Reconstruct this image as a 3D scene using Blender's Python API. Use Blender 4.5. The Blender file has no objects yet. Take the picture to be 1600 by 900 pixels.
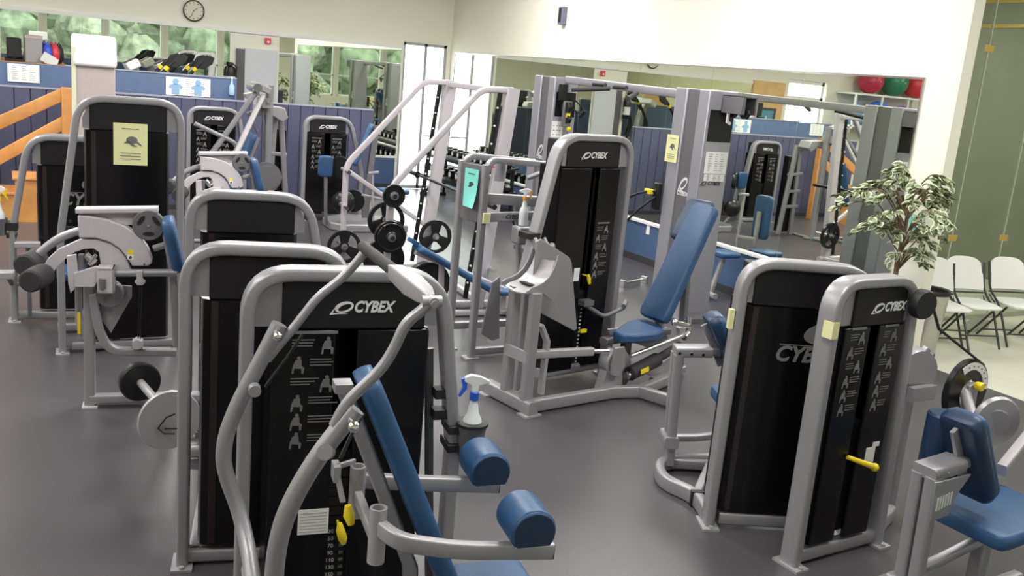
import bpy, bmesh, math, random
from mathutils import Vector, Matrix
random.seed(7)
sc = bpy.context.scene
COL = sc.collection

# ------------------------------------------------------------------ camera
cam = bpy.data.cameras.new('camera')
camo = bpy.data.objects.new('camera', cam)
COL.objects.link(camo)
sc.camera = camo
RX = Vector((0.880, -0.467, 0.088)); DN = Vector((-0.028, -0.236, -0.971)); FW = Vector((0.474, 0.852, -0.221))
FW.normalize(); RX = (RX - FW * RX.dot(FW)).normalized(); UPV = RX.cross(FW)
camo.matrix_world = Matrix(((RX.x, UPV.x, -FW.x, 0), (RX.y, UPV.y, -FW.y, 0), (RX.z, UPV.z, -FW.z, 2.25), (0, 0, 0, 1)))
cam.sensor_width = 36.0
cam.lens = 1461.0 / 1600.0 * 36.0
cam.clip_start = 0.05
cam.clip_end = 200

# ------------------------------------------------------------------ world, exposure
w = bpy.data.worlds.new('sky'); sc.world = w
w.use_nodes = True
nt = w.node_tree
bg = nt.nodes['Background']
sky = nt.nodes.new('ShaderNodeTexSky')
sky.sky_type = 'HOSEK_WILKIE'
sky.turbidity = 6.0
sky.sun_direction = Vector((0.3, 0.6, 0.75)).normalized()
mixw = nt.nodes.new('ShaderNodeMixRGB'); mixw.inputs[0].default_value = 0.75
mixw.inputs[2].default_value = (1.0, 1.0, 1.0, 1)
nt.links.new(sky.outputs[0], mixw.inputs[1]); nt.links.new(mixw.outputs[0], bg.inputs[0])
bg.inputs[1].default_value = 8.0
sc.view_settings.view_transform = 'Standard'
sc.view_settings.look = 'None'
sc.view_settings.gamma = 1.0
sc.view_settings.use_curve_mapping = False
sc.view_settings.exposure = 0.48
sc.cycles.max_bounces = 8
sc.cycles.glossy_bounces = 5
sc.cycles.transparent_max_bounces = 8
sc.cycles.sample_clamp_indirect = 6.0


def area(name, loc, sx, sy, power, color=(1, 0.98, 0.95), rot=(0, 0, 0)):
    l = bpy.data.lights.new(name, 'AREA'); l.shape = 'RECTANGLE'
    l.size = sx; l.size_y = sy; l.energy = power; l.color = color
    o = bpy.data.objects.new(name, l); o.location = loc; o.rotation_euler = rot
    COL.objects.link(o)
    return o


CEIL = 4.3
LAMPS = [(x, y) for x in (-5.5, -1.6, 2.3, 5.7) for y in (2.6, 7.2, 11.8)] + [(9.9, 3.6)]  # last entry is an added light to brighten the chairs by the glass
for (x, y) in LAMPS:
    area('ceiling_lamp_light', (x, y, CEIL - 0.14), 0.55, 2.3, 92.0 if y > 5 else 62.0)

area('court_fill_light', (10.0, 8.8, 4.15), 1.2, 1.2, 125.0, (1, 1, 0.92))  # added fill to lighten the dark court, no fitting behind it

# ------------------------------------------------------------------ materials
MATS = {}


def mat(name, col, rough=0.5, metal=0.0, noise=0.0, nscale=40.0, bump=0.0, bscale=200.0, coat=0.0, spec=0.5):
    if name in MATS:
        return MATS[name]
    m = bpy.data.materials.new(name); m.use_nodes = True
    t = m.node_tree; b = t.nodes['Principled BSDF']
    b.inputs['Base Color'].default_value = (*col, 1)
    b.inputs['Roughness'].default_value = rough
    b.inputs['Metallic'].default_value = metal
    b.inputs['Coat Weight'].default_value = coat
    b.inputs['Specular IOR Level'].default_value = spec
    if noise or bump:
        tc = t.nodes.new('ShaderNodeTexCoord')
    if noise:
        n = t.nodes.new('ShaderNodeTexNoise'); n.inputs['Scale'].default_value = nscale; n.inputs['Detail'].default_value = 4
        r = t.nodes.new('ShaderNodeMapRange')
        r.inputs[1].default_value = 0.3; r.inputs[2].default_value = 0.7
        r.inputs[3].default_value = 1 - noise; r.inputs[4].default_value = 1 + noise
        mx = t.nodes.new('ShaderNodeMixRGB'); mx.blend_type = 'MULTIPLY'; mx.inputs[0].default_value = 1
        mx.inputs[1].default_value = (*col, 1)
        t.links.new(tc.outputs['Object'], n.inputs['Vector'])
        t.links.new(n.outputs['Fac'], r.inputs[0]); t.links.new(r.outputs[0], mx.inputs[2])
        t.links.new(mx.outputs[0], b.inputs['Base Color'])
    if bump:
        n2 = t.nodes.new('ShaderNodeTexNoise'); n2.inputs['Scale'].default_value = bscale
        bp = t.nodes.new('ShaderNodeBump'); bp.inputs['Strength'].default_value = bump; bp.inputs['Distance'].default_value = 0.002
        t.links.new(tc.outputs['Object'], n2.inputs['Vector'])
        t.links.new(n2.outputs['Fac'], bp.inputs['Height']); t.links.new(bp.outputs[0], b.inputs['Normal'])
    MATS[name] = m
    return m


SILVER = mat('silver_paint', (0.335, 0.326, 0.348), 0.38, 0.40, 0.05, 300)
CAMW = mat('cam_paint', (0.56, 0.52, 0.555), 0.42, 0.1, 0.03, 60)
RACKP = mat('rack_paint', (0.50, 0.465, 0.50), 0.42, 0.1, 0.03, 60)
SILVER2 = mat('pale_silver_paint', (0.40, 0.385, 0.40), 0.38, 0.30, 0.03, 60)
DKSILVER = mat('dark_grey_paint', (0.17, 0.165, 0.18), 0.45, 0.3, 0.04, 60)
BOXSILVER = mat('cable_tower_paint', (0.36, 0.355, 0.40), 0.36, 0.3, 0.03, 60)
CHROME = mat('chrome', (0.75, 0.75, 0.76), 0.15, 1.0)
PANEL = mat('charcoal_panel', (0.011, 0.010, 0.0125), 0.5, 0, 0.06, 300, spec=0.35)
SHROUD = mat('black_shroud', (0.0045, 0.004, 0.005), 0.25, 0, 0.0, spec=0.32)
SHROUDM = mat('dark_maroon_edge', (0.022, 0.012, 0.016), 0.3)
STACK = mat('weight_stack_black', (0.010, 0.010, 0.011), 0.45, 0.2)
BLACK = mat('black_rubber', (0.012, 0.012, 0.013), 0.55)
IRON = mat('black_iron', (0.014, 0.014, 0.015), 0.32, 0.3)
GRIP = mat('grip_foam', (0.03, 0.028, 0.032), 0.7, 0, 0.1, 200, 0.4, 300)
BLUE = mat('blue_vinyl', (0.026, 0.080, 0.185), 0.42, 0, 0.06, 25, 0.25, 350)
NAVYV = mat('navy_vinyl', (0.012, 0.034, 0.080), 0.4, 0, 0.06, 25, 0.2, 350)
YELLOW = mat('yellow_plastic', (0.85, 0.68, 0.02), 0.35)
WHITE = mat('white_plastic', (0.83, 0.83, 0.82), 0.4)
PRINT = mat('white_print', (0.72, 0.72, 0.72), 0.6)
GREYPRINT = mat('grey_print', (0.17, 0.17, 0.17), 0.5)
INK = mat('dark_ink', (0.05, 0.05, 0.055), 0.7)
PAPER_Y = mat('pale_yellow_paper', (0.80, 0.80, 0.42), 0.8)
PAPER_T = mat('teal_paper', (0.20, 0.66, 0.58), 0.8)
PAPER_W = mat('white_paper', (0.80, 0.81, 0.80), 0.8)
CREAM = mat('cream_paint', (0.80, 0.785, 0.69), 0.75, 0, 0.015, 1.5)
CREAM_D = mat('yellow_cream_paint', (0.72, 0.70, 0.48), 0.75, 0, 0.015, 1.5)
TRIMW = mat('white_trim', (0.80, 0.80, 0.78), 0.5)
NAVY = mat('navy_board', (0.075, 0.080, 0.142), 0.6, 0, 0.07, 12)
NAVY2 = mat('blue_board', (0.10, 0.145, 0.265), 0.6, 0, 0.07, 12)
WAIN = mat('blue_wainscot', (0.060, 0.105, 0.21), 0.6, 0, 0.06, 12)
BASEB = mat('dark_baseboard', (0.035, 0.035, 0.04), 0.6)
WOOD = mat('orange_oak', (0.58, 0.27, 0.08), 0.42, 0, 0.14, 6)
WOODP = mat('pale_oak', (0.72, 0.45, 0.20), 0.5, 0, 0.1, 6)
BROWN = mat('leg_dark', (0.06, 0.06, 0.065), 0.4, 0.4)
STEEL = mat('brushed_steel', (0.50, 0.49, 0.46), 0.35, 0.7, 0.06, 60)
BOTTLE = mat('milky_plastic', (0.72, 0.76, 0.78), 0.35)
BLUEPL = mat('blue_plastic', (0.03, 0.10, 0.62), 0.35)
ORANGE = mat('orange_plastic', (0.85, 0.42, 0.05), 0.4)
REDB = mat('red_ball', (0.75, 0.05, 0.08), 0.35)
GREENB = mat('green_ball', (0.03, 0.22, 0.12), 0.35)
BLUEB = mat('blue_ball', (0.08, 0.22, 0.75), 0.35)
PURPB = mat('purple_ball', (0.45, 0.10, 0.62), 0.35)
BARK = mat('bark', (0.20, 0.14, 0.09), 0.8, 0, 0.2, 30)
SOIL = mat('soil', (0.04, 0.03, 0.02), 0.9, 0, 0.3, 50)
BEIGE = mat('beige_metal', (0.50, 0.43, 0.42), 0.5, 0.1, 0.03, 20)
GOLD = mat('brass', (0.78, 0.55, 0.16), 0.35, 0.6)
COURT = mat('court_wall', (0.27, 0.27, 0.225), 0.7, 0, 0.05, 3)
WTILE = mat('pale_floor', (0.66, 0.645, 0.56), 0.35, 0, 0.05, 5)
LAMPM = None


def floor_mat():
    m = bpy.data.materials.new('rubber_floor'); m.use_nodes = True
    t = m.node_tree; b = t.nodes['Principled BSDF']
    tc = t.nodes.new('ShaderNodeTexCoord')
    n = t.nodes.new('ShaderNodeTexNoise'); n.inputs['Scale'].default_value = 260; n.inputs['Detail'].default_value = 2
    n2 = t.nodes.new('ShaderNodeTexNoise'); n2.inputs['Scale'].default_value = 1.3; n2.inputs['Detail'].default_value = 5
    cr = t.nodes.new('ShaderNodeValToRGB')
    cr.color_ramp.elements[0].position = 0.42; cr.color_ramp.elements[0].color = (0.056, 0.051, 0.057, 1)
    cr.color_ramp.elements[1].position = 0.66; cr.color_ramp.elements[1].color = (0.102, 0.094, 0.103, 1)
    mr = t.nodes.new('ShaderNodeMapRange'); mr.inputs[3].default_value = 0.88; mr.inputs[4].default_value = 1.14
    mx = t.nodes.new('ShaderNodeMixRGB'); mx.blend_type = 'MULTIPLY'; mx.inputs[0].default_value = 1
    t.links.new(tc.outputs['Object'], n.inputs['Vector']); t.links.new(tc.outputs['Object'], n2.inputs['Vector'])
    t.links.new(n.outputs['Fac'], cr.inputs[0]); t.links.new(n2.outputs['Fac'], mr.inputs[0])
    t.links.new(cr.outputs[0], mx.inputs[1]); t.links.new(mr.outputs[0], mx.inputs[2])
    t.links.new(mx.outputs[0], b.inputs['Base Color'])
    mr2 = t.nodes.new('ShaderNodeMapRange'); mr2.inputs[3].default_value = 0.26; mr2.inputs[4].default_value = 0.38
    t.links.new(n2.outputs['Fac'], mr2.inputs[0]); t.links.new(mr2.outputs[0], b.inputs['Roughness'])
    bp = t.nodes.new('ShaderNodeBump'); bp.inputs['Strength'].default_value = 0.12; bp.inputs['Distance'].default_value = 0.002
    t.links.new(n.outputs['Fac'], bp.inputs['Height']); t.links.new(bp.outputs[0], b.inputs['Normal'])
    return m


def emis(name, col, s):
    m = bpy.data.materials.new(name); m.use_nodes = True
    b = m.node_tree.nodes['Principled BSDF']
    b.inputs['Base Color'].default_value = (0.8, 0.8, 0.8, 1)
    b.inputs['Emission Color'].default_value = (*col, 1); b.inputs['Emission Strength'].default_value = s
    return m


def glass_mat(name, tint, refl=0.08):
    m = bpy.data.materials.new(name); m.use_nodes = True
    t = m.node_tree; t.nodes.remove(t.nodes['Principled BSDF'])
    tr = t.nodes.new('ShaderNodeBsdfTransparent'); tr.inputs[0].default_value = (*tint, 1)
    gl = t.nodes.new('ShaderNodeBsdfGlossy'); gl.inputs['Roughness'].default_value = 0.02
    fr = t.nodes.new('ShaderNodeLayerWeight'); fr.inputs['Blend'].default_value = refl
    mx = t.nodes.new('ShaderNodeMixShader')
    t.links.new(fr.outputs['Facing'], mx.inputs[0]); t.links.new(tr.outputs[0], mx.inputs[1]); t.links.new(gl.outputs[0], mx.inputs[2])
    t.links.new(mx.outputs[0], t.nodes['Material Output'].inputs[0])
    return m


FLOORM = floor_mat()
LAMPM = emis('lamp_diffuser', (1, 0.98, 0.94), 3.5)
GLASS = glass_mat('window_glass', (0.93, 0.96, 0.94))
COURTGLASS = glass_mat('court_glass', (0.72, 0.76, 0.70))
MIRROR = mat('mirror_silver', (0.86, 0.90, 0.80), 0.012, 1.0)


# ------------------------------------------------------------------ mesh builder
def V(*a):
    return Vector(a)


class MB:
    def __init__(s):
        s.v = []; s.f = []

    def add(s, vs, fs):
        o = len(s.v)
        s.v += [tuple(p) for p in vs]
        s.f += [tuple(i + o for i in f) for f in fs]
        return s

    def box(s, lo, hi, rot=None, piv=None):
        x0, y0, z0 = lo; x1, y1, z1 = hi
        p = [V(x0, y0, z0), V(x1, y0, z0), V(x1, y1, z0), V(x0, y1, z0), V(x0, y0, z1), V(x1, y0, z1), V(x1, y1, z1), V(x0, y1, z1)]
        if rot is not None:
            c = Vector(piv) if piv else (p[0] + p[6]) / 2
            p = [rot @ (q - c) + c for q in p]
        return s.add(p, [(0, 3, 2, 1), (4, 5, 6, 7), (0, 1, 5, 4), (1, 2, 6, 5), (2, 3, 7, 6), (3, 0, 4, 7)])

    def cbox(s, c, d, rot=None):
        return s.box([c[i] - d[i] / 2 for i in range(3)], [c[i] + d[i] / 2 for i in range(3)], rot)

    def sweep(s, pts, sec, up=(0, 0, 1), caps=True, scale=None):
        P = [Vector(p) for p in pts]; up = Vector(up); n = len(P); k = len(sec)
        vs = []
        for i in range(n):
            a = (P[i] - P[i - 1]).normalized() if i > 0 else None
            b = (P[i + 1] - P[i]).normalized() if i < n - 1 else None
            t = (a + b).normalized() if (a and b) else (a or b)
            nn = up - t * up.dot(t)
            if nn.length < 1e-4:
                nn = V(1, 0, 0) - t * t.x
            nn.normalize(); bb = t.cross(nn)
            m = 1.0
            if a and b:
                m = 1.0 / max(0.5, math.cos(a.angle(b) / 2))
            sw = scale[i] if scale else 1.0
            # mitre acts in the bending plane only; keep it mild
            bend = (b - a) if (a and b) else None
            for (u, w_) in sec:
                q = nn * (u * sw) + bb * (w_ * sw)
                if bend and bend.length > 1e-5:
                    bd = bend.normalized(); q = q + bd * q.dot(bd) * (m - 1)
                vs.append(P[i] + q)
        fs = []
        for i in range(n - 1):
            for j in range(k):
                j2 = (j + 1) % k
                fs.append((i * k + j, i * k + j2, (i + 1) * k + j2, (i + 1) * k + j))
        if caps:
            fs.append(tuple(range(k - 1, -1, -1)))
            fs.append(tuple((n - 1) * k + j for j in range(k)))
        return s.add(vs, fs)

    def tube(s, pts, r, seg=12, up=(0, 0, 1), scale=None):
        return s.sweep(pts, [(r * math.cos(2 * math.pi * j / seg), r * math.sin(2 * math.pi * j / seg)) for j in range(seg)], up, True, scale)

    def bar(s, pts, h, w_, up=(0, 0, 1), r=None):
        return s.sweep(pts, rrect(h, w_, r if r is not None else min(h, w_) * 0.22), up)

    def cyl(s, p0, p1, r, seg=20, r2=None):
        return s.tube([p0, p1], r, seg, up=(0.31, 0.17, 0.93), scale=[1, (r2 if r2 is not None else r) / r])

    def lathe(s, prof, c=(0, 0, 0), axis=(0, 0, 1), seg=24):
        ax = Vector(axis).normalized()
        q = V(0, 0, 1).rotation_difference(ax)
        vs = []; n = len(prof)
        for (r, z) in prof:
            for j in range(seg):
                a = 2 * math.pi * j / seg
                vs.append(q @ V(max(r, 1e-4) * math.cos(a), max(r, 1e-4) * math.sin(a), z) + Vector(c))
        fs = []
        for i in range(n - 1):
            for j in range(seg):
                j2 = (j + 1) % seg
                fs.append((i * seg + j, i * seg + j2, (i + 1) * seg + j2, (i + 1) * seg + j))
        fs.append(tuple(range(seg - 1, -1, -1))); fs.append(tuple((n - 1) * seg + j for j in range(seg)))
        return s.add(vs, fs)

    def prism(s, pts, fn, t0, t1):
        """extrude the 2-D outline pts between t0 and t1; fn(a, b, t) gives the 3-D point"""
        n = len(pts)
        vs = [fn(a, b, t0) for a, b in pts] + [fn(a, b, t1) for a, b in pts]
        fs = [tuple(range(n - 1, -1, -1)), tuple(range(n, 2 * n))]
        for i in range(n):
            j = (i + 1) % n
            fs.append((i, j, n + j, n + i))
        return s.add(vs, fs)

    def ring(s, outer, inner, fn, t0, t1):
        n = len(outer); m = n
        vs = [fn(a, b, t0) for a, b in outer] + [fn(a, b, t0) for a, b in inner] + [fn(a, b, t1) for a, b in outer] + [fn(a, b, t1) for a, b in inner]
        fs = []
        for i in range(n):
            j = (i + 1) % n
            fs += [(j, i, n + i, n + j), (2 * n + i, 2 * n + j, 3 * n + j, 3 * n + i), (i, j, 2 * n + j, 2 * n + i), (n + j, n + i, 3 * n + i, 3 * n + j)]
        return s.add(vs, fs)

    def sphere(s, c, r, seg=18, rings=10, sc3=(1, 1, 1)):
        pr = [(r * math.sin(math.pi * i / rings), -r * math.cos(math.pi * i / rings)) for i in range(rings + 1)]
        o = len(s.v)
        s.lathe(pr, (0, 0, 0), (0, 0, 1), seg)
        for i in range(o, len(s.v)):
            p = s.v[i]; s.v[i] = (p[0] * sc3[0] + c[0], p[1] * sc3[1] + c[1], p[2] * sc3[2] + c[2])
        return s

    def mesh(s, name, m=None, angle=38):
        me = bpy.data.meshes.new(name)
        me.from_pydata(s.v, [], s.f)
        bm = bmesh.new(); bm.from_mesh(me); bmesh.ops.recalc_face_normals(bm, faces=bm.faces); bm.to_mesh(me); bm.free()
        me.polygons.foreach_set('use_smooth', [True] * len(me.polygons))
        me.set_sharp_from_angle(angle=math.radians(angle))
        if m:
            me.materials.append(m)
        return me


def rrect(h, w_, r, k=3):
    out = []
    for (cx, cy, a0) in ((h / 2 - r, w_ / 2 - r, 0), (-h / 2 + r, w_ / 2 - r, 90), (-h / 2 + r, -w_ / 2 + r, 180), (h / 2 - r, -w_ / 2 + r, 270)):
        for i in range(k + 1):
            a = math.radians(a0 + 90 * i / k)
            out.append((cx + r * math.cos(a), cy + r * math.sin(a)))
    return out


def fillet(pts, r, n=6):
    P = [Vector(p) for p in pts]; out = [P[0]]
    for i in range(1, len(P) - 1):
        a, b, c = P[i - 1], P[i], P[i + 1]
        d0 = (a - b); d1 = (c - b)
        rr = min(r, d0.length * 0.49, d1.length * 0.49)
        s0 = b + d0.normalized() * rr; s1 = b + d1.normalized() * rr
        for k in range(n + 1):
            t = k / n
            out.append((1 - t) ** 2 * s0 + 2 * t * (1 - t) * b + t * t * s1)
    out.append(P[-1])
    return out


def circ(cx, cy, r, n=24, a0=0, a1=360, ry=None):
    full = abs(a1 - a0) >= 360
    return [(cx + r * math.cos(math.radians(a0 + (a1 - a0) * i / (n if full else n - 1))), cy + (ry or r) * math.sin(math.radians(a0 + (a1 - a0) * i / (n if full else n - 1)))) for i in range(n)]


XZ = lambda a, b, t: V(a, t, b)      # outline in the x-z plane, thickness along y
XY = lambda a, b, t: V(a, b, t)
YZ = lambda a, b, t: V(t, a, b)


def obj(name, mb, m=None, parent=None, bev=0.0, angle=38):
    me = mb if isinstance(mb, bpy.types.Mesh) else mb.mesh(name, m, angle)
    o = bpy.data.objects.new(name, me); COL.objects.link(o)
    if parent:
        o.parent = parent
    if bev:
        b = o.modifiers.new('bevel', 'BEVEL'); b.width = bev; b.segments = 2; b.limit_method = 'ANGLE'; b.angle_limit = math.radians(40)
        b.harden_normals = False
    return o


def tag(o, label, cat, group=None):
    o['label'] = label; o['category'] = cat
    if group:
        o['group'] = group
    return o


def thing(name, label, cat, loc=(0, 0, 0), yaw=0, group=None):
    o = bpy.data.objects.new(name, None); COL.objects.link(o)
    o.empty_display_size = 0.1
    o.location = loc; o.rotation_euler = (0, 0, math.radians(yaw))
    return tag(o, label, cat, group)


def struct(name, mb, m, parent=None, bev=0.0):
    o = obj(name, mb, m, parent, bev)
    o['kind'] = 'structure'
    return o


def kids(o):
    return [c for c in bpy.data.objects if c.parent == o]


def dup(root, loc, yaw, label, group=None, cat=None):
    tree = {}
    for c in bpy.data.objects:
        if c.parent:
            tree.setdefault(c.parent.name, []).append(c)

    def cp(o, par):
        n = o.copy(); COL.objects.link(n); n.parent = par
        for c in tree.get(o.name, []):
            cp(c, n)
        return n
    r = cp(root, None)
    r.location = loc; r.rotation_euler = (0, 0, math.radians(yaw)); r['label'] = label
    if group:
        r['group'] = group
    return r


# ------------------------------------------------------------------ lettering
_txt = {}


def text_mesh(s, size, m, shear=0.0, bold=0.0, depth=0.002):
    key = (s, size, m.name, shear)
    if key in _txt:
        return _txt[key]
    cu = bpy.data.curves.new('lettering', 'FONT')
    cu.body = s; cu.size = size; cu.shear = shear; cu.offset = bold; cu.extrude = depth / 2
    cu.align_x = 'CENTER'; cu.align_y = 'CENTER'; cu.resolution_u = 3
    o = bpy.data.objects.new('tmp', cu); COL.objects.link(o)
    bpy.context.view_layer.update()
    me = bpy.data.meshes.new_from_object(o.evaluated_get(bpy.context.evaluated_depsgraph_get()))
    COL.objects.unlink(o); bpy.data.objects.remove(o)
    me.name = 'lettering'
    me.materials.clear(); me.materials.append(m)
    _txt[key] = me
    return me


def lettering(s, size, m, parent, loc, rot=(90, 0, 0), shear=0.0, bold=0.0, sx=1.0, name='lettering'):
    o = bpy.data.objects.new(name, text_mesh(s, size, m, shear, bold)); COL.objects.link(o)
    o.parent = parent; o.location = loc; o.rotation_euler = [math.radians(a) for a in rot]
    o.scale = (sx, 1, 1)
    return o


def swoosh_mb(wd, ht):
    """eye-shaped ring with a trailing lower stroke, beside the maker's name (flat, in x-z, thin along y)"""
    mb = MB()
    n = 32
    out = []; inn = []
    for i in range(n):
        a = 2 * math.pi * i / n
        x = 0.5 * wd * math.cos(a); z = 0.5 * ht * math.sin(a)
        out.append((x + 0.45 * z, z))
        b = a + 0.10
        xi = 0.33 * wd * math.cos(b) + 0.045 * wd; zi = 0.31 * ht * math.sin(b) - 0.035 * ht + 0.10 * ht * math.cos(b)
        inn.append((xi + 0.45 * zi, zi))
    mb.ring(out, inn, XZ, 0.0, 0.002)
    mb.prism([(-0.80 * wd, -0.66 * ht), (-0.30 * wd, -0.60 * ht), (0.22 * wd, -0.58 * ht), (-0.25 * wd, -0.50 * ht), (-0.62 * wd, -0.56 * ht)], XZ, 0.0, 0.002)
    mb.prism([(-0.80 * wd, -0.66 * ht), (-0.66 * wd, -0.60 * ht), (-0.50 * wd, -0.12 * ht), (-0.58 * wd, -0.16 * ht)], XZ, 0.0, 0.002)
    return mb


def logo(parent, x, z, y, size, m=None, rotz=0):
    m = m or PRINT
    o = obj('emblem', swoosh_mb(size * 1.12, size * 0.74), m, parent)
    c = math.cos(math.radians(rotz)); s_ = math.sin(math.radians(rotz))
    dx = -size * 1.22
    o.location = (x + dx * c, y + dx * s_, z); o.rotation_euler = (0, 0, math.radians(rotz))
    d2 = size * 0.60
    lettering('CYBEX', size, m, parent, (x + d2 * c, y + d2 * s_, z), (90, 0, rotz), 0.28, size * 0.035, 0.80)


def placard(parent, x, z, wd, ht, y, seed=0, m=None):
    """instruction sheet: pale lines of small print and little standing or seated figures"""
    rnd = random.Random(seed)
    mb = MB()
    mb.box((x - wd / 2, y - 0.0015, z + ht / 2 - 0.012), (x + wd * 0.42, y, z + ht / 2))
    rows = 6
    for i in range(rows):
        zz = z + ht / 2 - 0.03 - (ht - 0.03) * i / rows
        left = i % 2 == 0 if i < 3 else False
        fx = x + (wd * 0.22 if left else -wd * 0.36)
        tx0, tx1 = (x - wd * 0.5, x + wd * 0.08) if left else (x - wd * 0.12, x + wd * 0.5)
        for k in range(3):
            e = tx1 - rnd.random() * wd * 0.2
            mb.box((tx0, y - 0.0015, zz - 0.012 * k - 0.008), (e, y, zz - 0.012 * k - 0.004))
        h = ht / rows * 0.78
        mb.prism(circ(fx + h * 0.05, zz - h * 0.02, h * 0.12, 8), XZ, y - 0.0015, y)
        mb.prism([(fx - h * .15, zz - h * .15), (fx + h * .2, zz - h * .12), (fx + h * .22, zz - h * .5), (fx + h * .38, zz - h * .62), (fx + h * .34, zz - h * .98), (fx + h * .22, zz - h * .98), (fx + h * .2, zz - h * .68), (fx - h * .2, zz - h * .66), (fx - h * .25, zz - h * .98), (fx - h * .36, zz - h * .98), (fx - h * .3, zz - h * .5)], XZ, y - 0.0015, y)
    return obj('instruction_print', mb, m or GREYPRINT, parent)


# ------------------------------------------------------------------ weight-stack tower
def tower(root, H=1.47, wL=0.33, wR=0.33, sL=0.0, sR=0.0, zL=0.8, zR=0.8, x0=-0.26, x1=0.26, back=False, logo_x=None, slot=None, placards=True, depth=0.24, paper=None, biglogo=None, pin=None, corner=0.17, lean=0.0):
    D = 0.105
    path = [V(-wL - sL, 0, 0.012)]
    if sL:
        path.append(V(-wL - sL, 0, zL))
    path += [V(-wL, 0, H - 0.03), V(wR, 0, H - 0.03)]
    if sR:
        path.append(V(wR + sR, 0, zR))
    path.append(V(wR + sR, 0, 0.012))
    fp = [path[0]]
    P = path
    for i in range(1, len(P) - 1):
        big = abs(P[i].z - (H - 0.03)) < 1e-6
        seg = fillet([P[i - 1], P[i], P[i + 1]], corner if big else 0.06, 8 if big else 3)[1:-1]
        fp += seg
    fp.append(P[-1])
    obj('frame', MB().sweep(fp, rrect(D, 0.050, 0.013), up=(0, 1, 0)), SILVER, root)
    for sx in (-wL - sL, wR + sR):
        mb = MB().box((sx - 0.045, -0.085, 0.0), (sx + 0.045, 0.075, 0.012))
        mb.cyl((sx, -0.07, 0.012), (sx, -0.07, 0.024), 0.012, 10)
        obj('foot', mb, SILVER2, root)
    zt = H - 0.065; zp = H - 0.245
    fy = -0.035
    # grey corner plates
    for (a, b) in ((-wL + 0.02, x0 + 0.005), (x1 - 0.005, wR - 0.02)):
        if b - a > 0.02:
            sgn = -1 if a < 0 else 1
            o_ = a if sgn < 0 else b
            i_ = b if sgn < 0 else a
            ol = [(i_, zp + 0.01), (i_, zt), (o_ - sgn * 0.10 if abs(o_ - i_) > 0.11 else (o_ + i_) / 2, zt), (o_ - sgn * 0.02, zt - 0.06), (o_, zt - 0.10), (o_, zp + 0.01)]
            obj('corner_plate', MB().prism(ol, XZ, fy + 0.012, fy + 0.03), SILVER, root)
    # logo panel
    tp = obj('logo_panel', MB().box((x0, fy, zp), (x1, fy + depth, zt + 0.012)), PANEL, root, 0.008)
    lx = logo_x if logo_x is not None else (x0 + x1) / 2
    if not back:
        logo(tp, lx, (zt + zp) / 2 + 0.0, fy - 0.003, 0.062)
    zb = 0.10
    xs0, xs1 = x0 - 0.035, x1 + 0.02
    if back:
        mb = MB()
        y0 = fy + 0.004
        ol = [(xs0, y0 + depth), (xs0, y0 + 0.05), (xs0 + 0.012, y0 + 0.018), (xs0 + 0.04, y0 + 0.004), (xs0 + 0.075, y0), (xs1 - 0.06, y0), (xs1 - 0.02, y0 + 0.012), (xs1, y0 + 0.05), (xs1, y0 + depth)]
        mb.prism(ol, XY, zb, zp - 0.003)
        sh = obj('shroud', mb, SHROUD, root)
        e = MB().box((xs0 + 0.045, y0 - 0.003, zb + 0.01), (xs0 + 0.075, y0 + 0.004, zp - 0.01))
        obj('edge_strip', e, SHROUDM, sh)
        if biglogo:
            lx, lz, ls = biglogo
            eo = [(0.5 * ls * 1.95 * u + 0.25 * ls * v, 0.5 * ls * 1.05 * v) for u, v in circ(0, 0, 1, 32)]
            ei = [(0.29 * ls * 1.95 * u + 0.12 * ls + 0.12 * ls * v, 0.33 * ls * 1.05 * v - 0.03 * ls) for u, v in circ(0, 0, 1, 32)]
            o = obj('emblem', MB().ring(eo, ei, XZ, 0.0, 0.002), GREYPRINT, sh); o.location = (lx + ls * 0.75, y0 - 0.004, lz + ls * 1.05)
            obj('underline', MB().box((lx - ls * 1.3, y0 - 0.004, lz + ls * 0.44), (lx + ls * 1.6, y0 - 0.002, lz + ls * 0.47)), GREYPRINT, sh)
            lettering('CYBEX', ls, GREYPRINT, sh, (lx, y0 - 0.004, lz), (90, 0, 0), 0.25, ls * 0.03, 0.95)
    else:
        s0, s1 = slot if slot else ((x0 + x1) / 2 - 0.04, (x0 + x1) / 2 + 0.045)
        for (a, b, nm) in ((xs0, s0, 'front_panel'), (s1, xs1, 'front_panel')):
            o = obj(nm, MB().box((a, fy, zb), (b, fy + 0.02, zp - 0.003)), SHROUD, root, 0.006)
            if placards:
                pw = min(0.15, (b - a) * 0.72)
                placard(o, (a + b) / 2 + (0.02 if a < 0 else -0.02), zp - 0.05 - 0.24, pw, 0.45, fy - 0.001, int(abs(a) * 1000))
        obj('shroud', MB().box((xs0, fy + 0.02, zb), (xs0 + 0.012, fy + depth, zp)).box((xs1 - 0.012, fy + 0.02, zb), (xs1, fy + depth, zp)).box((xs0, fy + depth, zb), (xs1, fy + depth + 0.012, zp)), SHROUD, root)
        # plates of the weight stack behind the slot
        st = MB()
        nz = 14
        for i in range(nz):
            z0 = zb + 0.03 + i * 0.042
            st.box((s0 - 0.06, fy + 0.035, z0), (s1 + 0.06, fy + 0.15, z0 + 0.038))
        sk = obj('weight_stack', st, STACK, root)
        rods = MB()
        for xx in (s0 - 0.03, s1 + 0.03):
            rods.cyl((xx, fy + 0.09, zb), (xx, fy + 0.09, zp), 0.011, 10)
        obj('guide_rod', rods, IRON, sk)
        rows = MB()
        for i in range(nz):
            z0 = zb + 0.042 + i * 0.042
            for xx in (s0 + 0.008, s1 - 0.032):
                rows.box((xx, fy + 0.0335, z0), (xx + 0.022, fy + 0.035, z0 + 0.014))
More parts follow.
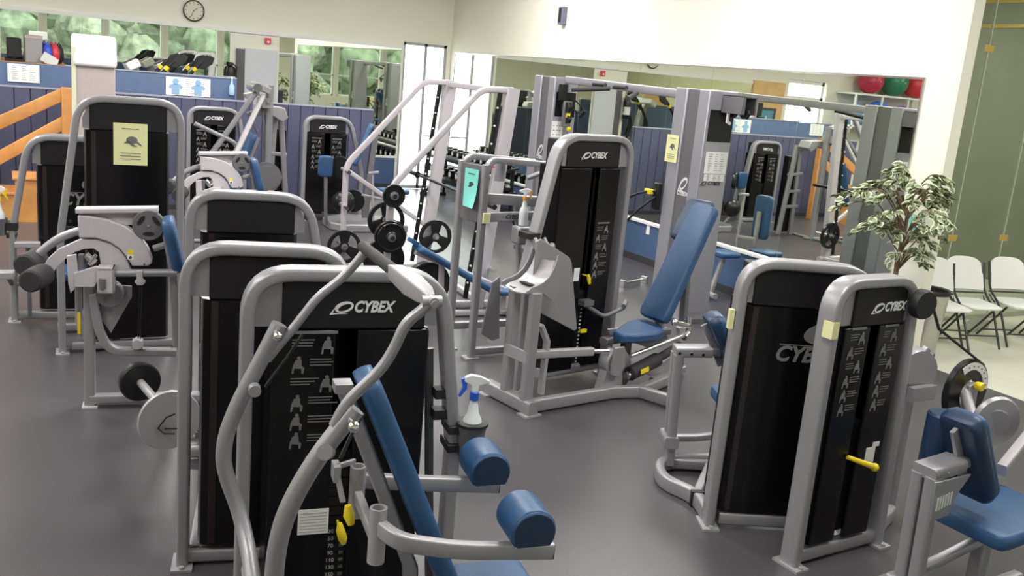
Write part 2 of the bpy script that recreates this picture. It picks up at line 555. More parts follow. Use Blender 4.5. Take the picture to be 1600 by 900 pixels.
        if pin:
            px, pz = pin
            mb = MB().cyl((px, fy + 0.03, pz), (px, fy - 0.03, pz), 0.006, 8)
            mb.tube([V(px, fy - 0.03, pz + 0.012), V(px + 0.006, fy - 0.036, pz - 0.02), V(px + 0.014, fy - 0.038, pz - 0.06)], 0.014, 10, up=(0, 1, 0), scale=[0.8, 1.15, 0.8])
            obj('selector_pin', mb, YELLOW, root)
        return dict(fy=fy, zp=zp, zt=zt, s0=s0, s1=s1, sk=sk, rows=rows, xs0=xs0, xs1=xs1)
    return dict(fy=fy, zp=zp, zt=zt, xs0=xs0, xs1=xs1)


def base_beam(root, pts, h=0.06, w_=0.055, m=None, name='base_beam'):
    return obj(name, MB().bar(pts, h, w_), m or SILVER, root)


def slab_between(p0, p1, wid, thick, wdir=(0, 1, 0), n=7, taper=(1, 1), rnd=0.03):
    """padded slab whose long axis runs p0 -> p1, width along wdir, with rounded ends and edges"""
    p0 = Vector(p0); p1 = Vector(p1); wd = Vector(wdir).normalized()
    t = (p1 - p0).normalized(); nn = t.cross(wd).normalized()
    mb = MB(); Ln = (p1 - p0).length
    prof = []
    N = 10
    us = [0, 0.012, 0.04, 0.1, 0.3, 0.7, 0.9, 0.96, 0.988, 1]
    sec = rrect(thick, wid, min(thick * 0.38, rnd + 0.01), 3)
    vs = []; k = len(sec)
    for u in us:
        e = min(u, 1 - u) * Ln
        q = min(1.0, e / 0.05)
        f_w = 1 - (1 - math.sqrt(max(0, 1 - (1 - q) ** 2))) * min(0.05, wid * 0.3) / (wid / 2)
        f_t = 1 - (1 - math.sqrt(max(0, 1 - (1 - min(1, e / 0.02)) ** 2))) * 0.45
        tw = taper[0] + (taper[1] - taper[0]) * u
        for (a, b) in sec:
            vs.append(p0 + t * (u * Ln) + nn * (a * f_t) + wd * (b * f_w * tw))
    fs = []
    for i in range(len(us) - 1):
        for j in range(k):
            j2 = (j + 1) % k
            fs.append((i * k + j, i * k + j2, (i + 1) * k + j2, (i + 1) * k + j))
    fs.append(tuple(range(k - 1, -1, -1))); fs.append(tuple((len(us) - 1) * k + j for j in range(k)))
    return mb.add(vs, fs)


# ================================================================== SETTING
XM = 7.38; YB = 16.4; YF = -3.6; XL = -9.0; XR = 12.4; YG = 6.62; YC = 5.57
floor = struct('floor', MB().box((XL, YF, -0.1), (XM, YB, 0.0)), FLOORM)
struct('floor', MB().box((XM, YF, -0.1), (XR, 11.2, 0.0)), WTILE)
struct('ceiling', MB().box((XL, YF, CEIL), (XR + 0.2, YB + 0.2, CEIL + 0.1)), CREAM)

wr = struct('wall_right', MB().box((XM, YC, 0), (XM + 0.14, YB, CEIL)), CREAM)
struct('wall_left', MB().box((XL - 0.15, YF, 0), (XL, YB, CEIL)), CREAM_D)
wb = MB()
DX0, DX1, DZ = 6.44, 7.30, 2.67
wb.box((XL, YB, 0), (-2.35, YB + 0.2, CEIL)).box((-2.35, YB, 2.72), (-1.15, YB + 0.2, CEIL)).box((-2.35, YB, 0), (-1.15, YB + 0.2, 0.15)).box((-1.15, YB, 0), (DX0, YB + 0.2, CEIL))
wb.box((DX0, YB, DZ), (DX1, YB + 0.2, CEIL)).box((DX1, YB, 0), (XR, YB + 0.2, CEIL))
wback = struct('wall_back', wb, CREAM)
# wall behind the camera with its row of windows
wf = MB()
WX = [(-0.6, 1.2), (1.35, 3.15), (3.3, 5.1), (5.25, 7.05), (7.2, 9.0)]
wf.box((XL, YF - 0.2, 0), (WX[0][0], YF, CEIL)).box((WX[-1][1], YF - 0.2, 0), (XR, YF, CEIL))
wf.box((WX[0][0], YF - 0.2, 0), (WX[-1][1], YF, 0.85)).box((WX[0][0], YF - 0.2, 3.1), (WX[-1][1], YF, CEIL))
for a, b in zip(WX[:-1], WX[1:]):
    wf.box((a[1], YF - 0.2, 0.85), (b[0], YF, 3.1))
struct('wall_front', wf, CREAM)
for i, (a, b) in enumerate(WX):
    fr = MB()
    for (p, q) in (((a, 0.85), (b, 0.92)), ((a, 3.03), (b, 3.1)), ((a, 0.85), (a + 0.06, 3.1)), ((b - 0.06, 0.85), (b, 3.1)), ((a, 1.62), (b, 1.67))):
        fr.box((p[0], YF - 0.14, p[1]), (q[0], YF - 0.06, q[1]))
    wn = struct('window_%d' % (i + 1), fr, TRIMW)
    obj('pane', MB().box((a + 0.06, YF - 0.105, 0.92), (b - 0.06, YF - 0.095, 3.03)), GLASS, wn)
struct('wall_court', MB().box((XR, YF, 0), (XR + 0.2, 11.2, CEIL)).box((XM + 0.14, 11.0, 0), (XR, 11.2, CEIL)), COURT)
bs = MB()
for z in (3.50, 3.84):
    bs.box((XR - 0.02, YG + 0.1, z), (XR, 10.9, z + 0.05))
struct('trim_court', bs, GOLD)

# mirrors on the right wall
my0, my1 = 5.945, 16.19
n = 7
for i in range(n):
    a = my0 + (my1 - my0) * i / n; b = my0 + (my1 - my0) * (i + 1) / n
    p = obj('mirror_panel', MB().box((XM - 0.008, a + 0.002, 0.55), (XM - 0.001, b - 0.002, 2.54)), MIRROR, wr)
struct('trim_1', MB().box((XM - 0.014, my0 - 0.02, 2.54), (XM, my1 + 0.02, 2.56)).box((XM - 0.014, my0 - 0.02, 0.55), (XM, my0, 2.54)).box((XM - 0.014, my1, 0.55), (XM, my1 + 0.02, 2.54)), CHROME, wr)
ws = struct('wainscot_right', MB().box((XM - 0.03, YC, 0.09), (XM, YB, 0.515)), WAIN, wr)
struct('trim_2', MB().box((XM - 0.05, YC, 0.515), (XM, YB, 0.55)), TRIMW, wr, 0.004)
struct('baseboard_right', MB().box((XM - 0.038, YC, 0.0), (XM, YB, 0.09)), BASEB, wr)
for (y, z) in ((9.72, 0.45),):
    obj('outlet_plate', MB().box((XM - 0.037, y - 0.035, z - 0.06), (XM - 0.03, y + 0.035, z + 0.06)), WHITE, ws, 0.002)

# back wall: mirrors, wainscot, rails
for (a, b, z0, k) in ((0.0, 3.36, 0.60, 3), (4.18, 6.40, 0.60, 2)):
    for i in range(k):
        p = a + (b - a) * i / k; q = a + (b - a) * (i + 1) / k
        obj('mirror_panel', MB().box((p + 0.002, YB - 0.008, z0), (q - 0.002, YB - 0.001, 2.54)), MIRROR, wback)
struct('trim_3', MB().box((-0.3, YB - 0.03, 2.54), (6.42, YB, 2.60)), TRIMW, wback)
struct('wainscot_back', MB().box((-0.3, YB - 0.03, 0.09), (DX0 - 0.06, YB, 0.565)), WAIN, wback)
struct('trim_4', MB().box((-0.3, YB - 0.05, 0.565), (DX0 - 0.06, YB, 0.60)), TRIMW, wback)
struct('baseboard_back', MB().box((XL, YB - 0.04, 0), (DX0 - 0.06, YB, 0.09)), BASEB, wback)
struct('baseboard_left', MB().box((XL, YF, 0), (XL + 0.03, YB, 0.1)), BASEB)

# glazed double door in the back wall by the corner
dr = MB()
for (a, b, z0, z1) in ((DX0, DX0 + 0.05, 0, DZ), (DX1 - 0.05, DX1, 0, DZ), (DX0, DX1, DZ - 0.05, DZ), (6.86, 6.915, 0, DZ), (DX0, DX1, 0, 0.06)):
    dr.box((a, YB + 0.03, z0), (b, YB + 0.10, z1))
d1 = struct('door_1', dr, mat('door_frame_grey', (0.42, 0.42, 0.46), 0.4, 0.3))
for (a, b) in ((DX0 + 0.05, 6.86), (6.915, DX1 - 0.05)):
    obj('pane', MB().box((a, YB + 0.06, 0.06), (b, YB + 0.068, DZ - 0.05)), GLASS, d1)
obj('push_bar', MB().bar([V(6.93, YB + 0.0, 1.0), V(7.24, YB + 0.0, 1.0)], 0.03, 0.03), CHROME, d1)
# tall window further along the back wall, only met with in the mirrors
w6 = MB()
for (a, b, z0, z1) in ((-2.35, -2.27, 0.15, 2.72), (-1.23, -1.15, 0.15, 2.72), (-2.35, -1.15, 2.64, 2.72), (-2.35, -1.15, 0.15, 0.22), (-2.35, -1.15, 2.16, 2.36)):
    w6.box((a + 0.06, YB + 0.03, z0), (b + 0.06, YB + 0.10, z1))
w6o = struct('window_6', w6, TRIMW)
obj('pane', MB().box((-2.27, YB + 0.06, 0.22), (-1.23, YB + 0.066, 2.64)), GLASS, w6o)

# dark door leaf and pale frame beside the fire extinguisher
d2 = struct('door_2', MB().box((3.46, YB - 0.05, 0), (3.60, YB - 0.002, 2.28)), mat('door_dark', (0.11, 0.10, 0.11), 0.5))
struct('trim_5', MB().box((3.60, YB - 0.04, 0), (4.14, YB - 0.002, 2.30)), mat('door_pale', (0.60, 0.62, 0.66), 0.5))
obj('door_handle', MB().lathe([(0.03, 0), (0.035, 0.01), (0.03, 0.03)], (3.57, YB - 0.08, 1.0), (0, 1, 0), 12), CHROME, d2)

# orange door and framed picture, cabinet, ball shelf: the part of the room the mirrors show
d3 = struct('door_3', MB().box((-0.98, YB - 0.06, 0), (-0.04, YB - 0.002, 2.62)), WOODP)
obj('door_handle', MB().lathe([(0.03, 0), (0.035, 0.01), (0.03, 0.03)], (-0.92, YB - 0.09, 1.0), (0, 1, 0), 12), CHROME, d3)
d4 = struct('door_4', MB().box((XL + 0.002, 0.1, 0), (XL + 0.07, 1.5, 2.3)), WOODP)
obj('door_handle', MB().lathe([(0.03, 0), (0.035, 0.01), (0.03, 0.03)], (XL + 0.075, 0.2, 1.0), (1, 0, 0), 12), CHROME, d4)

# glass wall of the court
xs = [XM + 0.14, 9.13, 10.02, 11.2, XR]
for i, (a, b) in enumerate(zip(xs[:-1], xs[1:])):
    o = obj('glass_panel', MB().box((a + 0.004, YG, 0.0), (b - 0.004, YG + 0.012, 4.28)), COURTGLASS)
    o['kind'] = 'structure'
    if i:
        for z in (0.94, 2.96):
            mb = MB().box((a - 0.07, YG - 0.012, z - 0.035), (a + 0.07, YG - 0.001, z + 0.035))
            obj('hinge_plate', mb, GOLD, o, 0.003)
    obj('glass_edge', MB().box((b - 0.006, YG - 0.004, 0), (b + 0.002, YG + 0.016, 4.28)), mat('glass_edge_green', (0.55, 0.60, 0.54), 0.3), o)

# fluorescent fittings on the ceiling; the one by the glass is added
for i, (x, y) in enumerate(LAMPS):
    t = thing('ceiling_light', 'added white fitting, out of view, brightening the chairs by the glass' if i == 12 else 'white fluorescent fitting overhead, %s column from the left wall, %s row from the windows' % (('first', 'second', 'third', 'fourth', '')[i // 3], ('first', 'second', 'third')[i % 3]), 'ceiling light', (x, y, CEIL), 0, 'ceiling lights')
    obj('housing', MB().box((-0.32, -1.22, -0.10), (0.32, 1.22, 0.0)), TRIMW, t, 0.01)
    obj('diffuser', MB().box((-0.29, -1.19, -0.125), (0.29, 1.19, -0.10)), LAMPM, t)

# trees outside, behind the camera and beyond the end wall
LEAFT = mat('tree_leaf', (0.09, 0.115, 0.075), 0.7, 0, 0.6, 2.5, 1.0, 6)
LEAFT2 = mat('tree_leaf_pale', (0.13, 0.155, 0.11), 0.7, 0, 0.6, 2.5, 1.0, 6)
for i in range(14):
    x = -5 + (i % 7) * 4.4 + (2.2 if i > 6 else 0); y = -9.5 - (5.0 if i > 6 else 0)
    t = thing('tree', 'green tree outside the windows, %s row, %s from the left wall, seen in the mirrors' % (('front', 'back')[i // 7], ('first', 'second', 'third', 'fourth', 'fifth', 'sixth', 'seventh')[i % 7]), 'tree', (x, y, -0.3), 0, 'trees outside the windows')
    obj('trunk', MB().cyl((0, 0, 0), (0, 0, 2.0), 0.16, 8, 0.1), BARK, t)
    mb = MB()
    for k in range(15):
        r = random.uniform(0.7, 1.2)
        mb.sphere((random.uniform(-1.1, 1.1), random.uniform(-0.8, 0.8), random.uniform(0.6, 5.6)), r, 10, 7)
    mb.v = [(p[0] + random.uniform(-.13, .13), p[1] + random.uniform(-.13, .13), p[2] + random.uniform(-.13, .13)) for p in mb.v]
    obj('crown', mb, LEAFT if i % 2 else LEAFT2, t, 0, 20)
hg = MB(); rh = random.Random(5)
NXH, NZH = 60, 12
vs = []; fs = []
for j in range(NZH + 1):
    for i in range(NXH + 1):
        vs.append((-9 + 36 * i / NXH, 0.45 * rh.uniform(-1, 1) - (0.5 if j == NZH else 0), 5.6 * j / NZH + rh.uniform(-.15, .15)))
for j in range(NZH):
    for i in range(NXH):
        a = j * (NXH + 1) + i
        fs.append((a, a + 1, a + NXH + 2, a + NXH + 1))
k = len(vs)
vs += [(p[0], p[1] - 1.6, p[2]) for p in vs]
fs += [tuple(k + q for q in reversed(f)) for f in fs]
for i in range(NXH):
    b = NZH * (NXH + 1) + i
    fs.append((b, b + 1, k + b + 1, k + b))
hgt = thing('hedge', 'tall grey-green hedge beyond the trees outside, seen in the mirrors', 'hedge', (0, -18.2, -0.3))
obj('foliage', hg.add(vs, fs), LEAFT, hgt)['kind'] = 'stuff'
struct('ground_outside', MB().box((-40, -40, -0.42), (40, YF - 0.2, -0.3)).box((-40, YB + 0.2, -0.42), (40, 40, -0.3)), mat('pale_paving', (0.55, 0.55, 0.52), 0.8))

# partition of upright navy boards, with a lighter upper band set back
pt = thing('partition', 'low partition of upright navy boards behind the far machines', 'partition', (0, 13.7, 0))
obj('core', MB().box((-0.6, 0.012, 0), (4.95, 0.07, 1.545)), NAVY, pt)
bw = 0.185
bmesh_ = MB().box((0, -0.006, 0.07), (bw - 0.012, 0.014, 1.545)).mesh('board', NAVY)
k = 0
x = -0.6
while x + bw <= 4.96:
    o = obj('board', bmesh_, None, pt); o.location = (x, 0, 0); x += bw
obj('cap_rail', MB().box((-0.6, -0.012, 1.545), (4.95, 0.075, 1.565)), mat('cap_grey', (0.32, 0.33, 0.40), 0.5), pt)
obj('skirting', MB().box((-0.6, -0.012, 0), (4.95, 0.0, 0.07)), BASEB, pt)
p2 = thing('upper_partition', 'lighter blue upper band of the partition below the cardio machines', 'partition', (0, 14.02, 0))
obj('panel', MB().box((-0.6, 0, 0), (2.98, 0.06, 1.845)), NAVY2, p2)
obj('cap_rail', MB().box((0.75, -0.01, 1.845), (2.98, 0.07, 1.862)), mat('cap_grey', (0.32, 0.33, 0.40), 0.5), p2)
cq = thing('counter', 'oak topped counter at the far left behind the blue band', 'counter', (0, 15.85, 0.36))
obj('body', MB().box((-0.4, -0.25, 0), (0.84, 0.27, 1.42)), SILVER2, cq)
obj('counter_top', MB().box((-0.44, -0.31, 1.42), (0.88, 0.29, 1.451)), WOOD, cq, 0.006)


# ================================================================== MACHINES
# --- A: pullover machine nearest to the camera
A = thing('weight_machine', 'nearest machine with curved overhead arms, logo panel and two blue thigh pads', 'weight machine', (1.14, 3.41, 0), -9)
tA = tower(A, H=1.475, wL=0.35, wR=0.40, sR=0.10, zR=0.72, x0=-0.225, x1=0.335, slot=(-0.017, 0.069), logo_x=0.085, placards=False, pin=None)
fy = tA['fy']
pl = [c for c in kids(A) if c.name.startswith('front_panel')]
placard(pl[0], -0.09, 0.975, 0.19, 0.50, fy - 0.001, 5)
lettering('CYBEX', 0.022, GREYPRINT, pl[0], (-0.085, fy - 0.003, 0.700), (90, 0, 0), 0.28, 0.001)
obj('rating_card', MB().box((-0.135, fy - 0.003, 0.365), (-0.012, fy - 0.001, 0.475)), PAPER_W, pl[0])
mb = MB()
for i in range(7):
    mb.box((-0.128, fy - 0.0036, 0.375 + i * 0.0135), (-0.020, fy - 0.003, 0.379 + i * 0.0135))
obj('fine_print', mb, mat('faint_print', (0.45, 0.45, 0.45), 0.7), pl[0])
for i, s in enumerate(('30', '50', '70', '90', '110', '130', '150', '170')):
    z = 0.352 - i * 0.033
    lettering(s, 0.024, PRINT, tA['sk'], (0.006, fy + 0.033, z), (90, 0, 0))
    o = obj('mark', MB().box((0.042, fy + 0.0335, z - 0.007), (0.060, fy + 0.035, z + 0.007)), GREYPRINT, tA['sk'])
mb = MB().cyl((0.03, fy + 0.03, 0.40), (0.03, fy - 0.05, 0.40), 0.006, 8)
mb.tube([V(0.026, fy - 0.05, 0.43), V(0.03, fy - 0.055, 0.40), V(0.04, fy - 0.056, 0.365), V(0.045, fy - 0.056, 0.34)], 0.017, 10, up=(0, 1, 0), scale=[0.6, 1.1, 1.15, 0.6])
obj('selector_pin', mb, YELLOW, A)
obj('cover_edge', MB().box((tA['xs1'] - 0.004, fy, 0.1), (tA['xs1'], fy + 0.24, 1.22)), SHROUDM, A)
# yoke
far_thick = [V(-0.250, -0.2, 1.300), V(-0.328, -0.2, 1.127), V(-0.388, -0.2, 1.000), V(-0.430, -0.2, 0.873), V(-0.436, -0.2, 0.777), V(-0.418, -0.2, 0.700), V(-0.376, -0.21, 0.583), V(-0.345, -0.30, 0.470), V(-0.330, -0.52, 0.370), V(-0.32, -0.90, 0.33)]
near_thick = [V(-0.098, -0.95, 1.252), V(-0.187, -0.95, 1.132), V(-0.251, -0.95, 1.02), V(-0.296, -0.95, 0.91), V(-0.314, -0.95, 0.805), V(-0.319, -0.95, 0.69), V(-0.32, -0.95, 0.50), V(-0.32, -0.95, 0.27)]
yk = obj('lever_arm', MB().tube(fillet(far_thick, 0.12, 4), 0.029, 14, up=(0, 1, 0)), SILVER, A)
obj('lever_arm', MB().tube(fillet(near_thick, 0.12, 4), 0.029, 14, up=(0, 1, 0)), SILVER, A)
far_thin = [V(0.047, -0.2, 1.575), V(0.02, -0.2, 1.535), V(-0.03, -0.2, 1.475), V(-0.121, -0.2, 1.399), V(-0.175, -0.2, 1.318), V(-0.290, -0.2, 1.165)]
near_thin = [V(0.110, -0.95, 1.582), V(0.085, -0.95, 1.556), V(0.035, -0.95, 1.515), V(0.004, -0.95, 1.432), V(-0.030, -0.95, 1.372), V(-0.128, -0.95, 1.272), V(-0.16, -0.95, 1.20)]
obj('handle_tube', MB().tube(fillet(far_thin, 0.05, 4), 0.017, 12, up=(0, 1, 0)), SILVER, A)
obj('handle_tube', MB().tube(fillet(near_thin, 0.05, 4), 0.017, 12, up=(0, 1, 0)), SILVER, A)
G0 = V(0.045, -0.19, 1.588); G1 = V(0.110, -0.96, 1.584)
cb = obj('cross_bar', MB().sweep([G0.lerp(G1, 0.47), G0.lerp(G1, 0.52), G0.lerp(G1, 0.75), G0.lerp(G1, 0.90), G0.lerp(G1, 0.97)], rrect(0.05, 0.05, 0.006), up=(0, 0, 1), scale=[0.7, 1.0, 1.25, 1.0, 0.55]).cyl(G0, G1, 0.013, 12), SILVER2, A)
obj('grip', MB().cyl(G0.lerp(G1, -0.02), G0.lerp(G1, 0.49), 0.0215, 16), GRIP, cb)
mb = MB().cyl(G0.lerp(G1, 0.985) + V(-0.03, 0, -0.005), G0.lerp(G1, 0.985) + V(0.03, 0.0, -0.005), 0.019, 16)
mb.cyl(G0.lerp(G1, 0.96), G0.lerp(G1, 1.02), 0.014, 14)
mb.cyl(G0.lerp(G1, 1.0) + V(0.0, 0, -0.005), G0.lerp(G1, 1.03) + V(0.0, 0.0, -0.005), 0.011, 14)
obj('pivot_bolt', mb, SILVER2, cb)
mb = MB()
for c, d in ((V(-0.262, -0.235, 1.275), V(0, -1, 0)), (V(-0.115, -0.985, 1.225), V(0, -1, 0))):
    mb.cyl(c - d * 0.02, c + d * 0.035, 0.013, 12); mb.sphere(c + d * 0.04, 0.018, 12, 8)
obj('pop_pin', mb, CHROME, A)
mb = MB().cyl((-0.335, -0.235, 1.07), (-0.335, -0.275, 1.07), 0.022, 14).cyl((-0.19, -0.99, 1.135), (-0.175, -0.95, 1.12), 0.024, 14)
obj('collar', mb, SILVER, A)
mb = MB().tube([V(-0.29, -0.17, 1.05), V(-0.21, -0.15, 1.16), V(-0.16, -0.14, 1.24)], 0.007, 8)
mb.tube([V(-0.135, -0.94, 1.09), V(-0.09, -0.9, 1.17), V(-0.06, -0.88, 1.21)], 0.006, 8)
obj('gas_rod', mb, BLACK, A)
ax = MB().cyl((-0.32, -1.05, 0.27), (-0.32, -0.1, 0.27), 0.035, 18)
obj('pivot_axle', ax, SILVER2, A)
mb = MB().lathe([(0.0, -0.02), (0.15, -0.02), (0.16, 0), (0.15, 0.02), (0, 0.02)], (-0.45, -0.42, 0.235), (0.2, 1, 0), 28)
obj('cam_wheel', mb, SILVER2, A)
# seat, back pad and supports
bp = obj('back_pad', slab_between((-0.005, -0.575, 1.235), (0.345, -0.575, 0.42), 0.27, 0.072, (0, 1, 0), taper=(0.75, 1.1)), BLUE, A)
obj('back_support', MB().bar([V(-0.075, -0.575, 1.19), V(0.03, -0.575, 0.93), V(0.20, -0.575, 0.50), V(0.24, -0.575, 0.06)], 0.062, 0.05, up=(0, 1, 0)).box((-0.105, -0.61, 1.175), (-0.045, -0.54, 1.205)), SILVER, A)
obj('seat', slab_between((0.36, -0.575, 0.36), (0.68, -0.575, 0.37), 0.34, 0.075, (0, 1, 0)), BLUE, A)
obj('seat_post', MB().bar([V(0.45, -0.575, 0.40), V(0.42, -0.575, 0.06)], 0.06, 0.06, up=(0, 1, 0)), SILVER, A)
for (y0, y1) in ((-0.42, -0.24), (-0.90, -0.72)):
    c = (0.535, 0.755)
    ol = circ(c[0], c[1] + 0.01, 0.081, 22, -38, 218)
    mb = MB().prism(ol, XZ, y0 + 0.006, y1 - 0.006)
    mb.prism([(c[0] + (a - c[0]) * 0.95, c[1] + (b - c[1]) * 0.95) for a, b in ol], XZ, y0, y1)
    o = obj('roller_pad', mb, BLUE, A, 0.006)
    e = [(c[0] + (a - c[0]) * 0.90, c[1] + (b - c[1]) * 0.90) for a, b in ol]
    obj('end_cap', MB().prism(e, XZ, y0 - 0.004, y0 + 0.004), NAVYV, o)
arm1 = fillet([V(0.045, -0.70, 0.735), V(0.095, -0.80, 0.722), V(0.30, -0.815, 0.68), V(0.64, -0.82, 0.652)], 0.09, 6)
arm2 = fillet([V(0.035, -0.36, 0.745), V(0.12, -0.335, 0.722), V(0.30, -0.33, 0.70), V(0.60, -0.33, 0.672)], 0.06, 6)
for a in (arm1, arm2):
    o = obj('pad_arm', MB().bar(a, 0.058, 0.038), SILVER2, A)
    e = a[-1]
    obj('end_plug', MB().box((e.x, e.y - 0.016, e.z - 0.026), (e.x + 0.004, e.y + 0.016, e.z + 0.026)), BLACK, o)
mb = MB()
for (x, y, z0, z1) in ((0.045, -0.70, 0.60, 0.80), (0.035, -0.36, 0.60, 0.80)):
    mb.lathe([(0.018, z0), (0.030, z0), (0.030, z1), (0.021, z1), (0.021, z1 - 0.03)], (x, y, 0), (0, 0, 1), 18)
obj('pivot_sleeve', mb, SILVER2, A)
mb = MB().bar([V(0.035, -0.36, 0.69), V(0.045, -0.70, 0.67)], 0.05, 0.03).bar([V(0.04, -0.53, 0.68), V(0.13, -0.56, 0.66)], 0.05, 0.04)
mb.box((-0.065, -0.43, 0.77), (-0.04, -0.36, 0.83)).bar([V(-0.05, -0.4, 0.82), V(0.02, -0.36, 0.82)], 0.02, 0.012).bar([V(-0.05, -0.42, 0.79), V(-0.03, -0.44, 0.70)], 0.02, 0.012)
obj('bracket', mb, SILVER2, A)
o = obj('adjust_knob', MB().tube([V(-0.022, -0.5, 0.715), V(-0.018, -0.505, 0.68), V(-0.008, -0.507, 0.645)], 0.017, 12, up=(0, 1, 0), scale=[0.7, 1.2, 0.8]), YELLOW, A)
base_beam(A, [V(0.24, -1.0, 0.045), V(0.24, 0.0, 0.045)])
base_beam(A, [V(-0.35, -1.0, 0.045), V(0.5, -1.0, 0.045)])
base_beam(A, [V(-0.35, 0.0, 0.045), V(0.5, 0.0, 0.045)])
obj('axle_post', MB().bar([V(-0.32, -1.0, 0.05), V(-0.32, -1.0, 0.25)], 0.06, 0.06, up=(0, 1, 0)).bar([V(-0.32, -0.12, 0.05), V(-0.32, -0.12, 0.25)], 0.05, 0.06, up=(0, 1, 0)), SILVER, A)
# inner upright and its cable, right of the shroud
obj('rear_upright', MB().bar([V(0.385, 0.06, 1.12), V(0.46, 0.06, 0.05)], 0.03, 0.035, up=(0, 1, 0)), DKSILVER, A)
mb = MB()
for z in (0.95, 0.86):
    mb.box((0.40, -0.04, z - 0.02), (0.47, 0.02, z + 0.02))
obj('cable_guide', mb, BLACK, A)
# clamp-on cup holder
ch = obj('cup_holder', MB().lathe([(0.045, -0.005), (0.050, 0.0), (0.060, 0.115), (0.066, 0.135), (0.068, 0.145), (0.060, 0.147), (0.056, 0.135), (0.046, 0.01)], (0.562, -0.055, 0.685), (0, 0, 1), 24), DKSILVER, A)
obj('rim', MB().lathe([(0.060, 0.132), (0.069, 0.136), (0.069, 0.148), (0.060, 0.150)], (0.562, -0.055, 0.685), (0, 0, 1), 24), BLACK, ch)
mb = MB()
for z in (0.72, 0.80):
    mb.box((0.46, -0.07, z - 0.018), (0.545, 0.06, z + 0.018))
obj('clamp', mb, BLACK, ch, 0.005)


def spray_bottle(label, loc, yaw, trig, neck, s=1.0, group='spray bottles in cup holders'):
    t = thing('spray_bottle', label, 'spray bottle', loc, yaw, group)
    t.scale = (s, s, s)
    obj('bottle', MB().lathe([(0.030, 0), (0.040, 0.004), (0.042, 0.02), (0.042, 0.125), (0.038, 0.150), (0.024, 0.178), (0.019, 0.21), (0.0135, 0.232), (0.0135, 0.25)], seg=22), BOTTLE, t)
    obj('collar', MB().lathe([(0.019, 0.235), (0.020, 0.24), (0.019, 0.268), (0.015, 0.272)], seg=18), neck, t)
    hd = MB().prism([(-0.045, 0.335), (-0.05, 0.318), (-0.018, 0.300), (-0.014, 0.27), (0.014, 0.27), (0.016, 0.300), (0.056, 0.308), (0.060, 0.318), (0.02, 0.338), (-0.02, 0.345)], XZ, -0.011, 0.011)
    h = obj('spray_head', hd, WHITE, t, 0.003)
    obj('trigger', MB().prism([(-0.048, 0.33), (-0.036, 0.31), (-0.034, 0.285), (-0.06, 0.25), (-0.068, 0.252), (-0.052, 0.29), (-0.062, 0.325)], XZ, -0.009, 0.009), trig, t, 0.002)
    return t


def wpt(x, y, z, o, yaw):
    a = math.radians(yaw)
    return (o[0] + x * math.cos(a) - y * math.sin(a), o[1] + x * math.sin(a) + y * math.cos(a), z)


spray_bottle('spray bottle with blue trigger in the cup holder of the nearest machine', wpt(0.562, -0.055, 0.695, (1.14, 3.41), -9), -14, BLUEPL, BLUEPL)

# --- B: plain back of the tower standing right behind the nearest machine
B = thing('weight_machine', 'plain-backed short tower right behind the nearest machine', 'weight machine', (0.972, 3.88, 0), -14, 'machines seen from behind')
tower(B, H=1.475, x0=-0.235, x1=0.24, back=True)
base_beam(B, [V(-0.33, 0, 0.045), V(0.33, 0, 0.045)])
base_beam(B, [V(-0.28, 0.0, 0.045), V(-0.28, 1.15, 0.045)])
base_beam(B, [V(0.2, 0.25, 0.045), V(0.2, 1.15, 0.045)])
base_beam(B, [V(-0.45, 1.15, 0.045), V(0.35, 1.15, 0.045)])
d0 = V(-0.45, 0.62, 0.46); d1 = V(-0.655, 1.15, 0.455)
dirn = (d1 - d0).normalized()
rod = obj('axle_rod', MB().cyl(d0, d1, 0.022, 16), SILVER2, B)
mb = MB().lathe([(0.0, -0.012), (0.150, -0.012), (0.155, 0.0), (0.150, 0.012), (0, 0.012)], d0 + V(0, 0, -0.02), dirn, 32)
obj('cam_wheel', mb, SILVER2, B)
obj('cable_hole', MB().box((-0.47, 0.595, 0.40), (-0.40, 0.60, 0.405)).tube([V(-0.50, 0.585, 0.41), V(-0.46, 0.575, 0.47), V(-0.42, 0.57, 0.49)], 0.004, 6).tube([V(-0.50, 0.585, 0.41), V(-0.47, 0.58, 0.385), V(-0.42, 0.575, 0.385)], 0.004, 6), BLACK, rod)
obj('counterweight', MB().lathe([(0, -0.025), (0.10, -0.025), (0.108, -0.015), (0.108, 0.02), (0.1, 0.03), (0, 0.03)], d1, dirn, 28), IRON, B)
obj('axle_post', MB().bar([V(-0.28, 0.9, 0.05), V(-0.30, 0.9, 0.75)], 0.06, 0.06, up=(0, 1, 0)).bar([V(-0.30, 0.9, 0.46), V(-0.55, 0.86, 0.46)], 0.05, 0.05), SILVER, B)
obj('seat', slab_between((-0.1, 0.75, 0.46), (0.3, 0.75, 0.47), 0.36, 0.07, (0, 1, 0)), BLUE, B)
obj('seat_post', MB().bar([V(0.1, 0.75, 0.43), V(0.1, 0.75, 0.05)], 0.06, 0.06, up=(0, 1, 0)), SILVER, B)


